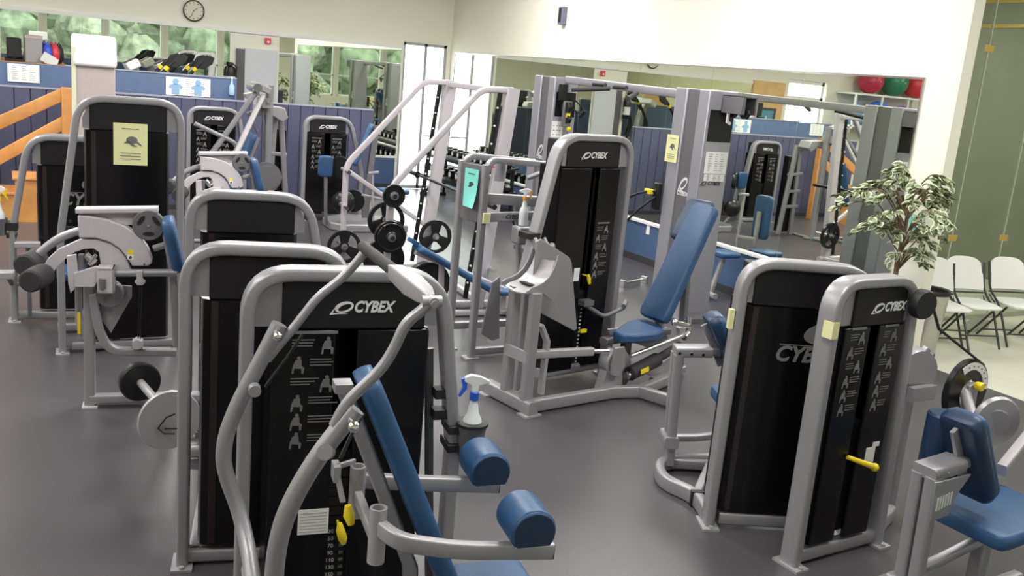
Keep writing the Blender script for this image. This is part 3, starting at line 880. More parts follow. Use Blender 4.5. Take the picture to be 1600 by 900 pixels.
# --- E: leg machine with the big pale cam plate on its far side
def cam_unit(root, y, back_x=-0.40):
    S = 0.03
    ringo = [(-0.964, 1.213), (-0.905, 1.212), (-0.807, 1.197), (-0.708, 1.163), (-0.628, 1.105), (-0.575, 1.029), (-0.548, 0.955), (-0.552, 0.930), (-0.575, 0.912), (-0.663, 0.910), (-0.689, 0.959), (-0.729, 1.014), (-0.788, 1.056), (-0.867, 1.079), (-0.958, 1.078)]
    c = obj('cam_guard', MB().prism(ringo, XZ, y - S, y + 0.05), CAMW, root, 0.008)
    mb = MB()
    mb.prism([(-0.690, 0.985), (-0.655, 0.985), (-0.655, 1.005), (-0.672, 1.018), (-0.690, 1.005)], XZ, y - S - 0.003, y - S)
    obj('caution_mark', mb, YELLOW, c)
    obj('caution_label', MB().box((-0.690, y - S - 0.003, 0.952), (-0.655, y - S, 0.984)), PAPER_W, c)
    mb = MB().sphere((-0.594, y - S, 0.925), 0.006, 8, 6).prism([(-0.682, 0.968), (-0.672, 0.978), (-0.663, 0.968), (-0.668, 0.957), (-0.678, 0.958)], XZ, y - S - 0.005, y - S - 0.003)
    obj('rivet', mb, INK, c)
    inner = [(-0.955, 1.066), (-0.867, 1.068), (-0.788, 1.046), (-0.735, 1.008), (-0.697, 0.954), (-0.672, 0.882), (-0.715, 0.858), (-0.769, 0.880), (-0.840, 0.905), (-0.852, 0.99), (-0.880, 1.012), (-0.93, 1.008), (-0.986, 0.985), (-1.035, 0.945), (-1.095, 0.872), (-1.125, 0.810), (-1.150, 0.835), (-1.166, 0.878), (-1.130, 0.945), (-1.073, 1.003)]
    obj('swing_arm', MB().prism(inner, XZ, y - 0.012, y + 0.02), CAMW, root, 0.004)
    tb = MB().bar([V(-0.975, y + 0.02, 1.238), V(-0.517, y + 0.02, 1.262)], 0.03, 0.11)
    tb.prism([(-0.964, 1.225), (-0.52, 1.248), (-0.64, 1.160), (-0.72, 1.155)], XZ, y + 0.02, y + 0.05)
    obj('top_beam', tb, CAMW, root)
    pc = (-0.569, 1.168)
    pu = obj('pulley', MB().lathe([(0.0, -0.018), (0.088, -0.018), (0.094, -0.012), (0.084, 0), (0.094, 0.012), (0.088, 0.018), (0, 0.018)], (pc[0], y - 0.02, pc[1]), (0, 1, 0), 32), DKSILVER, root)
    mb = MB()
    for a in (90 + 55, 90 - 55, 270):
        ca, sa = math.cos(math.radians(a)), math.sin(math.radians(a))
        ol = [(pc[0] + ca * 0.052 + (u * 0.034 * -sa + v * 0.014 * ca), pc[1] + sa * 0.052 + (u * 0.034 * ca + v * 0.014 * sa)) for u, v in circ(0, 0, 1, 14)]
        mb.prism(ol, XZ, y - 0.042, y - 0.0375)
    obj('cut_out', mb, BLACK, pu)
    obj('hub', MB().cyl((pc[0], y - 0.05, pc[1]), (pc[0], y - 0.03, pc[1]), 0.009, 10), CHROME, pu)
    obj('roller_arm', MB().tube(fillet([V(-1.235, y + 0.10, 0.885), V(-1.19, y + 0.10, 0.955), V(-1.085, y + 0.10, 1.050), V(-0.955, y + 0.10, 1.105), V(-0.86, y + 0.10, 1.10)], 0.08, 4), 0.026, 14, up=(0, 1, 0)), SILVER, root)
    for (x, yy, z) in ((-1.165, y - 0.25, 0.868), (-1.235, y + 0.02, 0.90)):
        o = obj('roller_pad', MB().lathe([(0.0, -0.10), (0.055, -0.10), (0.066, -0.09), (0.068, 0), (0.066, 0.09), (0.055, 0.10), (0, 0.10)], (x, yy + 0.06, z), (0.25, 1, 0.0), 22), GRIP, root)
    obj('roller_axle', MB().cyl((-1.19, y - 0.2, 0.87), (-1.22, y + 0.16, 0.90), 0.016, 12), CHROME, root)
    # housing box, plates and little fittings on the pivot
    bx = MB().prism([(-1.015, 0.985), (-0.965, 0.995), (-0.957, 0.890), (-0.975, 0.785), (-0.998, 0.760), (-1.01, 0.82)], XZ, y - 0.12, y - 0.09)
    bx.prism([(-0.975, 0.885), (-0.86, 0.925), (-0.80, 0.92), (-0.87, 0.800), (-0.975, 0.800)], XZ, y - 0.13, y - 0.10)
    bx.box((-0.85, y - 0.15, 0.765), (-0.757, y - 0.135, 0.918)).box((-0.85, y - 0.15, 0.905), (-0.757, y - 0.02, 0.918)).box((-0.85, y - 0.15, 0.765), (-0.757, y - 0.02, 0.778)).box((-0.77, y - 0.15, 0.765), (-0.757, y - 0.02, 0.918))
    bo = obj('pivot_housing', bx, CAMW, root, 0.003)
    mb = MB().box((-0.958, y - 0.095, 0.90), (-0.928, y - 0.03, 0.985)).cyl((-0.82, y - 0.16, 0.80), (-0.82, y - 0.16, 0.86), 0.018, 12)
    obj('spring_plunger', mb, DKSILVER, bo)
    obj('joint', MB().cyl((-0.92, y - 0.07, 0.985), (-0.87, y - 0.07, 0.935), 0.024, 12).bar([V(-0.9, y - 0.09, 0.93), V(-0.86, y - 0.09, 0.99)], 0.02, 0.02, up=(0, 1, 0)), CHROME, bo)
    obj('grab_bar', MB().cyl((-0.76, y - 0.08, 0.878), (back_x, y - 0.10, 0.892), 0.023, 14), SILVER, root)
    mb = MB().prism([(-0.635, 0.905), (-0.60, 0.905), (-0.598, 0.855), (-0.580, 0.840), (-0.590, 0.822), (-0.600, 0.815), (-0.63, 0.815), (-0.645, 0.835), (-0.632, 0.855)], XZ, y - 0.125, y - 0.105)
    fit = obj('cable_fitting', mb, CAMW, root, 0.003)
    cb = MB()
    for dx in (0, 0.012):
        cb.tube([V(-0.615 + dx, y - 0.11, 0.82), V(-0.628 + dx, y - 0.05, 0.45)], 0.004, 6)
    obj('cable', cb, BLACK, root)
    mb = MB().box((-0.66, y - 0.09, 0.40), (-0.60, y - 0.03, 0.45)).cyl((-0.63, y - 0.10, 0.43), (-0.63, y - 0.02, 0.43), 0.03, 14)
    obj('floor_pulley', mb, CAMW, root)
    obj('post', MB().bar([V(-0.908, y, 0.86), V(-0.912, y, 0.0)], 0.055, 0.065, up=(0, 1, 0)), SILVER, root)
    obj('foot', MB().box((-0.955, y - 0.05, 0.0), (-0.865, y + 0.05, 0.012)), CAMW, root)
    base_beam(root, [V(-0.91, y, 0.05), V(0.1, y, 0.05)], 0.062, 0.06, SILVER)
    obj('seat_beam', MB().bar(fillet([V(-0.882, y - 0.03, 0.735), V(-0.855, y - 0.03, 0.50), V(-0.79, y - 0.03, 0.372), V(-0.62, y - 0.03, 0.366), V(back_x, y - 0.05, 0.366)], 0.12, 6), 0.06, 0.05, up=(0, 1, 0)), SILVER, root)
    gp = MB().prism([(-0.86, 0.78), (-0.67, 0.77), (-0.67, 0.70), (-0.79, 0.47), (-0.84, 0.55)], XZ, y + 0.03, y + 0.05)
    obj('gusset_plate', gp, SILVER, root)
    obj('drum', MB().lathe([(0, -0.04), (0.075, -0.04), (0.08, -0.03), (0.08, 0.04), (0, 0.04)], (-0.79, y - 0.02, 0.735), (0, 1, 0), 20), DKSILVER, root)
    obj('back_pad', slab_between((-0.465, y - 0.0, 1.215), (-0.39, y - 0.0, 0.885), 0.26, 0.07, (0, 1, 0)), BLUE, root)
    obj('pad_bar', MB().cyl((-0.545, y + 0.04, 1.010), (-0.44, y + 0.04, 1.05), 0.02, 12).bar([V(-0.475, y, 1.15), V(-0.43, y, 0.90), V(-0.40, y, 0.37)], 0.04, 0.05, up=(0, 1, 0)), SILVER, root)


E_ = thing('weight_machine', 'leg machine with large pale cam plate and two dark rollers, left of the plain towers', 'weight machine', (1.242, 5.41, 0), -10)
tower(E_, H=1.475, x0=-0.235, x1=0.25, sR=0.12, back=True)
cam_unit(E_, 0.5)
base_beam(E_, [V(-0.33, 0, 0.045), V(0.33, 0, 0.045)])
base_beam(E_, [V(0.0, 0.0, 0.045), V(0.0, 0.5, 0.045)])

# --- C: tall tower with the pale yellow notice on it
C_ = thing('weight_machine', 'tall tower carrying a pale yellow notice, at left', 'weight machine', (0.80, 7.2, 0), -3)
tower(C_, H=1.87, wL=0.335, wR=0.335, sL=0.13, zL=0.86, x0=-0.27, x1=0.24, back=True)
base_beam(C_, [V(-0.40, 0, 0.05), V(0.33, 0, 0.05)])
base_beam(C_, [V(-0.1, 0.1, 0.05), V(-0.1, 0.62, 0.05)])
mb = MB().box((-0.43, -0.02, 0.9), (-0.37, 0.02, 0.93)).cyl((-0.40, -0.08, 0.98), (-0.40, -0.055, 0.98), 0.01, 8)
obj('joint', mb, BLACK, C_)
obj('cable_stop', MB().box((-0.36, 0.01, 0.10), (-0.30, 0.06, 0.14)).tube([V(-0.355, 0.0, 0.3), V(-0.33, 0.0, 0.14)], 0.01, 8), SILVER2, C_)
obj('cable_tab', MB().box((-0.365, -0.02, 0.14), (-0.345, 0.0, 0.3)), YELLOW, C_)
obj('seat', slab_between((-0.50, 0.52, 0.48), (-0.16, 0.52, 0.48), 0.32, 0.07, (0, 1, 0)), BLUE, C_)
obj('seat_post', MB().bar([V(-0.35, 0.52, 0.45), V(-0.35, 0.52, 0.05)], 0.05, 0.05, up=(0, 1, 0)), SILVER, C_)
base_beam(C_, [V(-0.5, 0.52, 0.045), V(0.1, 0.52, 0.045)])


def notice(name, label, cat, loc, yaw, wd, ht, m, tilt=0, sketch=True, curl=0.0, group=None):
    """a taped sheet; pale paper with a small ink sketch and lines of print"""
    t = thing(name, label, cat, loc, yaw, group)
    if tilt:
        t.rotation_euler = (math.radians(tilt), 0, math.radians(yaw))
    mb = MB(); nx = 6
    for i in range(nx):
        for j in range(nx):
            pass
    vs = []; fs = []
    for j in range(nx + 1):
        for i in range(nx + 1):
            u = i / nx; v = j / nx
            vs.append(((u - 0.5) * wd, -curl * (1 - v) ** 3 * u, (v - 0.5) * ht))
    for j in range(nx):
        for i in range(nx):
            a = j * (nx + 1) + i
            fs.append((a, a + 1, a + nx + 2, a + nx + 1))
    k = len(vs); vs2 = vs + [(p[0], p[1] + 0.0012, p[2]) for p in vs]
    fs2 = fs + [tuple(k + q for q in reversed(f)) for f in fs]
    for i in range(nx):
        fs2.append((i + 1, i, k + i, k + i + 1)); b = nx * (nx + 1)
        fs2.append((b + i, b + i + 1, k + b + i + 1, k + b + i))
        fs2.append((i * (nx + 1), (i + 1) * (nx + 1), k + (i + 1) * (nx + 1), k + i * (nx + 1)))
        e = i * (nx + 1) + nx
        fs2.append((e + nx + 1, e, k + e, k + e + nx + 1))
    mb.add(vs2, fs2)
    obj('sheet', mb, m, t)
    pr = MB()
    y0, y1 = -0.0022, -0.0005
    if sketch:
        s = wd
        pr.prism(circ(0.04 * s, 0.10 * ht, 0.17 * s, 14, ry=0.12 * s), XZ, y0, y1)
        pr.prism([(-0.2 * s, 0.02 * ht), (-0.08 * s, 0.10 * ht), (0.1 * s, 0.0), (0.2 * s, -0.06 * ht), (0.05 * s, -0.05 * ht), (-0.05 * s, 0.02 * ht)], XZ, y0, y1)
        pr.prism([(0.2 * s, 0.08 * ht), (0.34 * s, -0.02 * ht), (0.31 * s, -0.04 * ht), (0.16 * s, 0.04 * ht)], XZ, y0, y1)
        pr.box((-0.25 * s, y0, 0.36 * ht), (0.25 * s, y1, 0.38 * ht))
        for i in range(3):
            pr.box((-0.3 * s, y0, (-0.22 - 0.07 * i) * ht), (0.3 * s, y1, (-0.205 - 0.07 * i) * ht))
    else:
        rnd = random.Random(int(wd * 1000))
        for i in range(8):
            z = (0.38 - 0.105 * i) * ht
            for cx in (-0.24, 0.06, 0.30):
                pr.box(((cx - 0.12) * wd, y0, z), ((cx - 0.12 + rnd.uniform(0.08, 0.2)) * wd, y1, z + 0.018 * ht))
    obj('print', pr, GREYPRINT if m is not PAPER_T else INK, t)
    return t


notice('paper_notice', 'pale yellow notice with ink sketch taped to the tall tower at left', 'notice', wpt(-0.005, -0.040, 1.535, (0.80, 7.2), -3), -3, 0.225, 0.295, PAPER_Y)

# --- D: short tower behind C, at the left edge
D_ = thing('weight_machine', 'short tower with large logo at the left edge, behind the tall tower', 'weight machine', (0.50, 8.1, 0), -5)
tower(D_, H=1.50, sL=0.13, zL=0.72, x0=-0.25, x1=0.25, back=True, biglogo=(0.07, 0.99, 0.13))
base_beam(D_, [V(-0.46, 0, 0.05), V(0.33, 0, 0.05)])
base_beam(D_, [V(-0.46, 0, 0.30), V(-0.28, 0, 0.30)], 0.03, 0.03, SILVER2, 'step_plate')
obj('joint', MB().box((-0.50, -0.06, 0.74), (-0.42, 0.06, 0.80)).box((-0.5, -0.05, 0.68), (-0.43, 0.05, 0.71)), BLACK, D_)
mb = MB().box((-0.44, -0.14, 0.62), (-0.26, -0.06, 0.66))
obj('foot_plate', mb, SILVER2, D_, 0.004)
mb = MB().box((-0.54, -0.26, 0.40), (-0.44, -0.14, 0.45))
obj('foot_plate', mb, SILVER2, D_, 0.004)
obj('foot_plate_post', MB().bar([V(-0.35, -0.09, 0.62), V(-0.35, -0.05, 0.05)], 0.03, 0.03, up=(0, 1, 0)).bar([V(-0.49, -0.2, 0.42), V(-0.47, -0.02, 0.3)], 0.03, 0.03), DKSILVER, D_)
obj('cup_holder', MB().lathe([(0.05, 0), (0.062, 0.12), (0.066, 0.13), (0.058, 0.13), (0.048, 0.01)], (-0.55, -0.02, 0.70), (0, 0, 1), 20), DKSILVER, D_)
spray_bottle('spray bottle with yellow trigger at the left edge by the oak steps', wpt(-0.55, -0.02, 0.715, (0.5, 8.1), -5), 175, YELLOW, YELLOW, 1.05)

# --- H: second leg machine with the same cam plate, further back
H_ = thing('weight_machine', 'second leg machine with pale cam plate, further back beside the lever press', 'weight machine', (2.63, 9.05, 0), -3)
obj('frame', MB().bar([V(-0.35, 0.0, 0.0), V(-0.35, 0.0, 0.95)], 0.08, 0.06, up=(0, 1, 0)), SILVER, H_)
cam_unit(H_, 0.42)
base_beam(H_, [V(-0.35, -0.1, 0.045), V(-0.35, 0.75, 0.045)])

# --- lever press with angled arms, in front of the navy partition
M2 = thing('weight_machine', 'plate-loaded lever press with two long sloping arms, before the navy partition', 'weight machine', (2.73, 11.3, 0), 0)
obj('upright', MB().bar([V(0.06, 0.0, 0.0), V(0.04, 0, 1.15), V(0.05, 0, 1.93)], 0.09, 0.07, up=(0, 1, 0)), SILVER, M2)
hd = MB().box((-0.14, -0.16, 1.87), (0.02, 0.10, 1.93), Matrix.Rotation(0.35, 3, 'Y')).box((-0.22, -0.12, 1.80), (-0.08, 0.0, 1.85), Matrix.Rotation(-0.3, 3, 'Y')).box((-0.06, -0.15, 1.70), (0.04, 0.12, 1.80))
obj('pivot_head', hd, SILVER2, M2, 0.006)
obj('head_cap', MB().cyl((-0.12, -0.20, 1.90), (-0.12, 0.14, 1.90), 0.045, 16).cyl((0.0, -0.2, 1.78), (0.0, -0.12, 1.78), 0.03, 12), CHROME, M2)
for (a, b) in ((V(-0.13, -0.12, 1.84), V(-0.70, -0.42, 1.10)), (V(-0.06, -0.16, 1.82), V(-0.48, -0.5, 1.05))):
    o = obj('press_arm', MB().bar([a, b], 0.055, 0.05, up=(0, 1, 0)), SILVER2 if a.x > -0.1 else DKSILVER, M2)
    d = (b - a).normalized()
    obj('handle', MB().cyl(b + V(-0.02, -0.09, 0), b + V(0.0, 0.08, 0.02), 0.016, 10), CHROME, o)
obj('stay', MB().bar([V(-0.02, 0, 1.7), V(0.02, 0, 1.28)], 0.03, 0.03, up=(0, 1, 0)).bar([V(-0.18, 0, 1.62), V(0.02, 0, 1.72)], 0.03, 0.03, up=(0, 1, 0)).bar([V(-0.14, 0, 1.56), V(-0.06, 0, 1.44)], 0.025, 0.025, up=(0, 1, 0)), DKSILVER, M2)
obj('back_pad', slab_between((-0.14, -0.1, 1.44), (-0.38, -0.1, 0.80), 0.26, 0.07, (0, 1, 0)), BLUE, M2)
obj('pad_rail', MB().bar([V(-0.08, -0.1, 1.40), V(-0.32, -0.1, 0.74), V(-0.30, -0.1, 0.05)], 0.04, 0.04, up=(0, 1, 0)), SILVER, M2)
for (x0_, x1_) in ((0.20, 0.14), (0.26, 0.38)):
    obj('side_frame', MB().bar([V(x0_, 0.35, 1.62), V(x1_, 0.35, 0.02)], 0.06, 0.06, up=(0, 1, 0)), SILVER, M2)
for z_ in (1.2, 0.95, 0.72):
    obj('cross_bar', MB().bar([V(0.10, 0.33, z_), V(0.34, 0.36, z_ - 0.02)], 0.045, 0.05), SILVER, M2)
obj('top_plate', MB().prism([(-0.05, 1.72), (0.24, 1.70), (0.28, 1.60), (0.22, 1.55), (0.1, 1.62), (-0.05, 1.60)], XZ, 0.1, 0.32), SILVER2, M2, 0.01)
obj('stack_cover', MB().box((0.16, 0.38, 0.1), (0.34, 0.5, 1.45)), SHROUD, M2, 0.01)
base_beam(M2, [V(-0.7, 0, 0.045), V(0.2, 0, 0.045)])
base_beam(M2, [V(0.05, -0.4, 0.045), V(0.05, 0.4, 0.045)])
base_beam(M2, [V(-0.30, -0.3, 0.045), V(-0.30, 0.1, 0.045)])
mb = MB()
for (y, r) in ((-0.28, 0.13), (-0.22, 0.16)):
    mb.lathe([(0.02, -0.018), (r, -0.018), (r, 0.018), (0.02, 0.018)], (-0.02, y, 1.0), (0, 1, 0), 24)
obj('counterweight', mb, DKSILVER, M2)
obj('weight_arm', MB().tube(fillet([V(-0.55, -0.28, 1.05), V(-0.28, -0.30, 1.32), V(-0.75, -0.32, 1.52)], 0.15, 6), 0.022, 10, up=(0, 1, 0)), SILVER, M2)

# --- G and F: machines against the partition
Gm = thing('weight_machine', 'short logo-front tower at the partition behind the lever press', 'weight machine', (2.47, 13.0, 0), 0)
tower(Gm, H=1.50, wL=0.32, wR=0.32, sR=0.10, x0=-0.26, x1=0.26)
base_beam(Gm, [V(-0.33, 0, 0.045), V(0.42, 0, 0.045)])
F_ = thing('weight_machine', 'short logo-front tower against the navy partition, with round black weights', 'weight machine', (3.99, 12.85, 0), -3)
tower(F_, H=1.48, wL=0.32, wR=0.31, sR=0.20, zR=0.7, x0=-0.26, x1=0.25)
obj('base_platform', MB().prism([(-0.1, -0.75), (0.05, -0.92), (0.95, -0.92), (0.95, -0.15), (0.2, -0.05), (-0.1, -0.3)], XY, 0.0, 0.11), SILVER, F_, 0.02)
obj('chest_pad', slab_between((-0.20, -0.75, 1.0), (-0.20, -0.75, 0.72), 0.20, 0.06, (1, 0, 0)), BLUE, F_)
obj('pad_post', MB().bar([V(-0.18, -0.70, 0.80), V(-0.15, -0.66, 0.25), V(-0.1, -0.55, 0.05)], 0.05, 0.04, up=(0, 1, 0)), SILVER, F_)
obj('back_pad', slab_between((0.55, -0.25, 1.42), (0.30, -0.35, 0.85), 0.26, 0.08, (0.3, 1, 0)), BLUE, F_)
obj('back_support', MB().bar([V(0.62, -0.25, 1.40), V(0.52, -0.32, 0.5), V(0.5, -0.35, 0.08)], 0.06, 0.09, up=(0, 1, 0)), DKSILVER, F_)
obj('counterweight', MB().sphere((0.04, -0.85, 0.40), 0.155, 20, 12, (1, 0.8, 1)).lathe([(0, -0.03), (0.15, -0.03), (0.15, 0.03), (0, 0.03)], (0.22, -0.7, 0.40), (0.3, 1, 0), 24), IRON, F_)
obj('counterweight', MB().lathe([(0.03, -0.03), (0.14, -0.03), (0.15, 0.0), (0.14, 0.03), (0.03, 0.03)], (-0.0, -0.78, 0.86), (0.8, 1, 0), 24), IRON, F_)
mb = MB().bar([V(0.42, -0.85, 0.78), V(0.46, -0.87, 0.11)], 0.03, 0.03, up=(0, 1, 0)).bar([V(0.36, -0.85, 0.80), V(0.50, -0.85, 0.82)], 0.03, 0.05).bar([V(0.3, -0.8, 0.5), V(0.62, -0.85, 0.45)], 0.03, 0.03).bar([V(0.40, -0.8, 0.6), V(0.60, -0.85, 0.5)], 0.03, 0.03)
obj('lever_frame', mb, SILVER2, F_)
obj('seat', slab_between((0.55, -0.75, 0.55), (0.95, -0.75, 0.56), 0.34, 0.06, (0, 1, 0)), BLUE, F_)
obj('seat_post', MB().bar([V(0.75, -0.75, 0.52), V(0.75, -0.75, 0.1)], 0.06, 0.06, up=(0, 1, 0)), SILVER, F_)

# --- L: tall logo tower with reclined blue back pad and the curved plate guard
L_ = thing('weight_machine', 'tall logo tower in the middle with reclined blue pad and curved grey guard', 'weight machine', (3.79, 5.78, 0), 10)
tL = tower(L_, H=1.89, wL=0.33, wR=0.36, sL=0.21, zL=0.9, x0=-0.275, x1=0.245, slot=(-0.02, 0.065), placards=False, pin=(0.02, 0.84))
fy = tL['fy']
pl = [c for c in kids(L_) if c.name.startswith('front_panel')]
placard(pl[1], 0.155, 1.02, 0.13, 0.44, fy - 0.001, 11)
mb = MB()
for i in range(18):
    for x in (-0.012, 0.040):
        mb.box((x, fy + 0.033, 0.62 - i * 0.03), (x + 0.016, fy + 0.035, 0.632 - i * 0.03))
obj('stack_numbers', mb, PRINT, tL['sk'])
obj('rating_card', MB().box((-0.10, fy - 0.003, 0.80), (-0.045, fy - 0.001, 0.90)), PAPER_W, pl[0])
obj('stack_pin', MB().box((0.0, fy - 0.04, 0.40), (0.06, fy - 0.02, 0.425)), YELLOW, L_)
obj('joint', MB().box((-0.585, -0.06, 1.14), (-0.48, 0.06, 1.18)), BLACK, L_)
obj('hinge_bracket', MB().bar([V(-0.53, -0.05, 1.14), V(-0.52, -0.14, 1.02)], 0.05, 0.03, up=(0, 1, 0)).bar([V(-0.44, -0.05, 1.14), V(-0.42, -0.18, 0.98)], 0.04, 0.02, up=(0, 1, 0)).cyl((-0.54, -0.09, 1.09), (-0.40, -0.09, 1.09), 0.018, 12).sphere((-0.39, -0.09, 1.09), 0.026, 12, 8), SILVER2, L_)
base_beam(L_, [V(-0.33, 0, 0.10), V(0.33, 0, 0.10)], 0.07, 0.07)
base_beam(L_, [V(-0.77, 0.03, 0.055), V(-0.77, -0.50, 0.055)], 0.10, 0.08)
for y in (0.0, -0.46):
    obj('foot', MB().box((-0.84, y - 0.05, 0), (-0.70, y + 0.05, 0.012)), SILVER2, L_)
base_beam(L_, [V(-0.75, -0.43, 0.055), V(0.02, -0.46, 0.055), V(0.22, -0.53, 0.055), V(0.30, -0.84, 0.055)], 0.09, 0.06)
base_beam(L_, [V(0.22, -0.53, 0.055), V(0.75, -0.40, 0.055)], 0.08, 0.06)
mb = MB()
for y in (-0.19, -0.41):
    mb.bar([V(-0.77, y, 0.08), V(-0.77, y, 0.85)], 0.07, 0.075, up=(0, 1, 0))
obj('post', mb, SILVER, L_)
mb = MB().box((-0.81, -0.42, 0.36), (-0.79, -0.18, 0.44)).bar([V(-0.70, -0.41, 0.62), V(-0.63, -0.41, 0.5), V(-0.64, -0.41, 0.12)], 0.05, 0.03, up=(0, 1, 0))
obj('strap_plate', mb, SILVER2, L_)
sd = []
ys = (-0.14, -0.36)
prof = [(-0.83, 0.865), (-0.80, 0.885), (-0.75, 0.895), (-0.70, 0.915), (-0.65, 0.955), (-0.615, 1.01), (-0.595, 1.075), (-0.59, 1.10)]
low = [(-0.575, 1.06), (-0.56, 0.92), (-0.56, 0.80), (-0.60, 0.78), (-0.64, 0.80), (-0.70, 0.84), (-0.78, 0.845), (-0.83, 0.84)]
mb = MB()
for y in (ys[0] + 0.03, ys[1] - 0.03):
    mb.prism(prof + low, XZ, y - 0.006, y + 0.006)
sdl = obj('guard_cheek', mb, SILVER, L_, 0.003)
mb = MB()
vs = []; fs = []
for (x, z) in prof[:-1]:
    for k_ in range(7):
        t = k_ / 6; y = ys[0] + (ys[1] - ys[0]) * t
        vs.append((x + 0.012, y, z - 0.022 - 0.015 * math.sin(math.pi * t)))
for i in range(len(prof) - 2):
    for k_ in range(6):
        a = i * 7 + k_
        fs.append((a, a + 1, a + 8, a + 7))
k_ = len(vs)
mb.add(vs + [(p[0], p[1], p[2] - 0.008) for p in vs], fs + [tuple(k_ + q for q in reversed(f)) for f in fs])
obj('guard_saddle', mb, SILVER2, L_)
obj('pad_slot', MB().box((-0.74, ys[1] + 0.05, 0.872), (-0.70, ys[0] - 0.05, 0.880)), BLACK, sdl)
obj('guard_plate', MB().prism([(-0.635, 1.16), (-0.60, 1.175), (-0.32, 1.03), (-0.295, 0.99), (-0.175, 0.49), (-0.20, 0.475), (-0.62, 0.68), (-0.64, 0.72)], XZ, -0.215, -0.20), SILVER, L_, 0.004)
obj('rear_plate', MB().prism([(-0.90, 0.86), (-0.84, 0.90), (-0.80, 0.45), (-0.86, 0.44), (-0.96, 0.50)], XZ, -0.10, -0.085), DKSILVER, L_, 0.003)
hb = obj('adjust_beam', MB().bar([V(-0.76, -0.41, 0.42), V(-0.20, -0.42, 0.38)], 0.06, 0.05), SILVER2, L_)
obj('slide_rod', MB().cyl((-0.20, -0.42, 0.38), (-0.04, -0.42, 0.365), 0.017, 12), CHROME, hb)
mb = MB().lathe([(0, -0.05), (0.085, -0.05), (0.095, -0.04), (0.095, 0.04), (0.085, 0.05), (0, 0.05)], (0.03, -0.40, 0.27), (0, 1, 0), 22).prism([(-0.03, 0.40), (0.07, 0.40), (0.10, 0.25), (0.04, 0.17), (-0.04, 0.2)], XZ, -0.48, -0.46)
obj('pivot_housing', mb, SILVER, L_, 0.004)
obj('pivot_post', MB().prism([(-0.04, 0.25), (0.10, 0.25), (0.14, 0.06), (-0.08, 0.06)], XZ, -0.44, -0.36), SILVER, L_, 0.003)
lv = obj('lever_roller', MB().cyl((0.20, -0.44, 0.165), (0.52, -0.40, 0.225), 0.055, 18).cyl((0.50, -0.40, 0.22), (0.80, -0.37, 0.30), 0.033, 14), GRIP, L_)
mb = MB().cyl((0.16, -0.45, 0.155), (0.20, -0.44, 0.165), 0.03, 12).cyl((0.12, -0.50, 0.33), (0.78, -0.42, 0.40), 0.016, 12).cyl((0.78, -0.42, 0.38), (0.84, -0.40, 0.40), 0.028, 12)
obj('lever_rod', mb, CHROME, L_)
obj('caution_label', MB().box((0.25, -0.505, 0.18), (0.33, -0.497, 0.215), Matrix.Rotation(-0.2, 3, 'Y')), YELLOW, lv)
mb = MB()
out = circ(0.62, 0.36, 0.30, 16, -120, 20); inn = circ(0.62, 0.36, 0.20, 16, -120, 20)
mb.prism(out + inn[::-1], XZ, -0.34, -0.30)
obj('cam_sector', mb, SILVER2, L_, 0.003)
obj('lever_plate', MB().prism([(0.12, 0.33), (0.17, 0.36), (0.25, 0.26), (0.30, 0.12), (0.2, 0.02), (0.15, 0.10)], XZ, -0.38, -0.36).prism([(0.10, 0.47), (0.70, 0.46), (0.80, 0.30), (0.55, 0.28), (0.40, 0.33), (0.18, 0.36)], XZ, -0.26, -0.24), SILVER, L_, 0.003)
obj('seat_rail', MB().bar([V(0.05, -0.27, 0.385), V(0.75, -0.27, 0.40)], 0.05, 0.08).bar([V(0.3, -0.27, 0.36), V(0.3, -0.27, 0.06)], 0.07, 0.07, up=(0, 1, 0)), DKSILVER, L_)
st = [(0.09, -0.42), (0.085, -0.34), (0.12, -0.30), (0.40, -0.15), (0.56, -0.10), (0.63, -0.12), (0.66, -0.20), (0.60, -0.34), (0.52, -0.44), (0.40, -0.48), (0.2, -0.47)]
obj('seat', MB().prism(st, XY, 0.405, 0.475), BLUE, L_, 0.018, 60)
bpL = obj('back_pad', slab_between((0.565, -0.27, 0.505), (1.02, -0.27, 1.385), 0.31, 0.085, (0, 1, 0), taper=(0.95, 0.80)), BLUE, L_)
q0 = V(0.565, -0.27, 0.505).lerp(V(1.02, -0.27, 1.385), 0.70)
obj('seam', slab_between(q0, q0 + V(0.005, 0, 0.0097), 0.27, 0.089, (0, 1, 0)), NAVYV, bpL)
obj('headrest', slab_between((0.86, -0.20, 1.10), (1.05, -0.20, 1.42), 0.27, 0.05, (0, 1, 0)), NAVYV, L_)
obj('back_support', MB().bar([V(0.63, -0.27, 0.45), V(1.0, -0.27, 1.2)], 0.05, 0.06, up=(0, 1, 0)).bar([V(0.88, -0.27, 0.92), V(0.95, -0.27, 0.06)], 0.06, 0.05, up=(0, 1, 0)), DKSILVER, L_)
mb = MB().tube(fillet([V(0.02, -0.06, 0.62), V(0.18, -0.12, 0.52), V(0.36, -0.14, 0.585)], 0.05, 4), 0.017, 10).box((-0.02, -0.10, 0.615), (0.08, -0.03, 0.655)).cyl((0.34, -0.16, 0.60), (0.42, -0.10, 0.62), 0.02, 10)
obj('grab_handle', mb, DKSILVER, L_)
mb = MB().sphere((0.60, -0.46, 0.53), 0.03, 12, 8).tube([V(0.60, -0.46, 0.53), V(0.72, -0.48, 0.50), V(0.80, -0.44, 0.48)], 0.02, 10).cyl((0.80, -0.44, 0.44), (0.80, -0.42, 0.54), 0.025, 12)
obj('seat_adjuster', mb, CHROME, L_)
base_beam(L_, [V(0.5, -0.40, 0.05), V(1.0, -0.27, 0.05)])

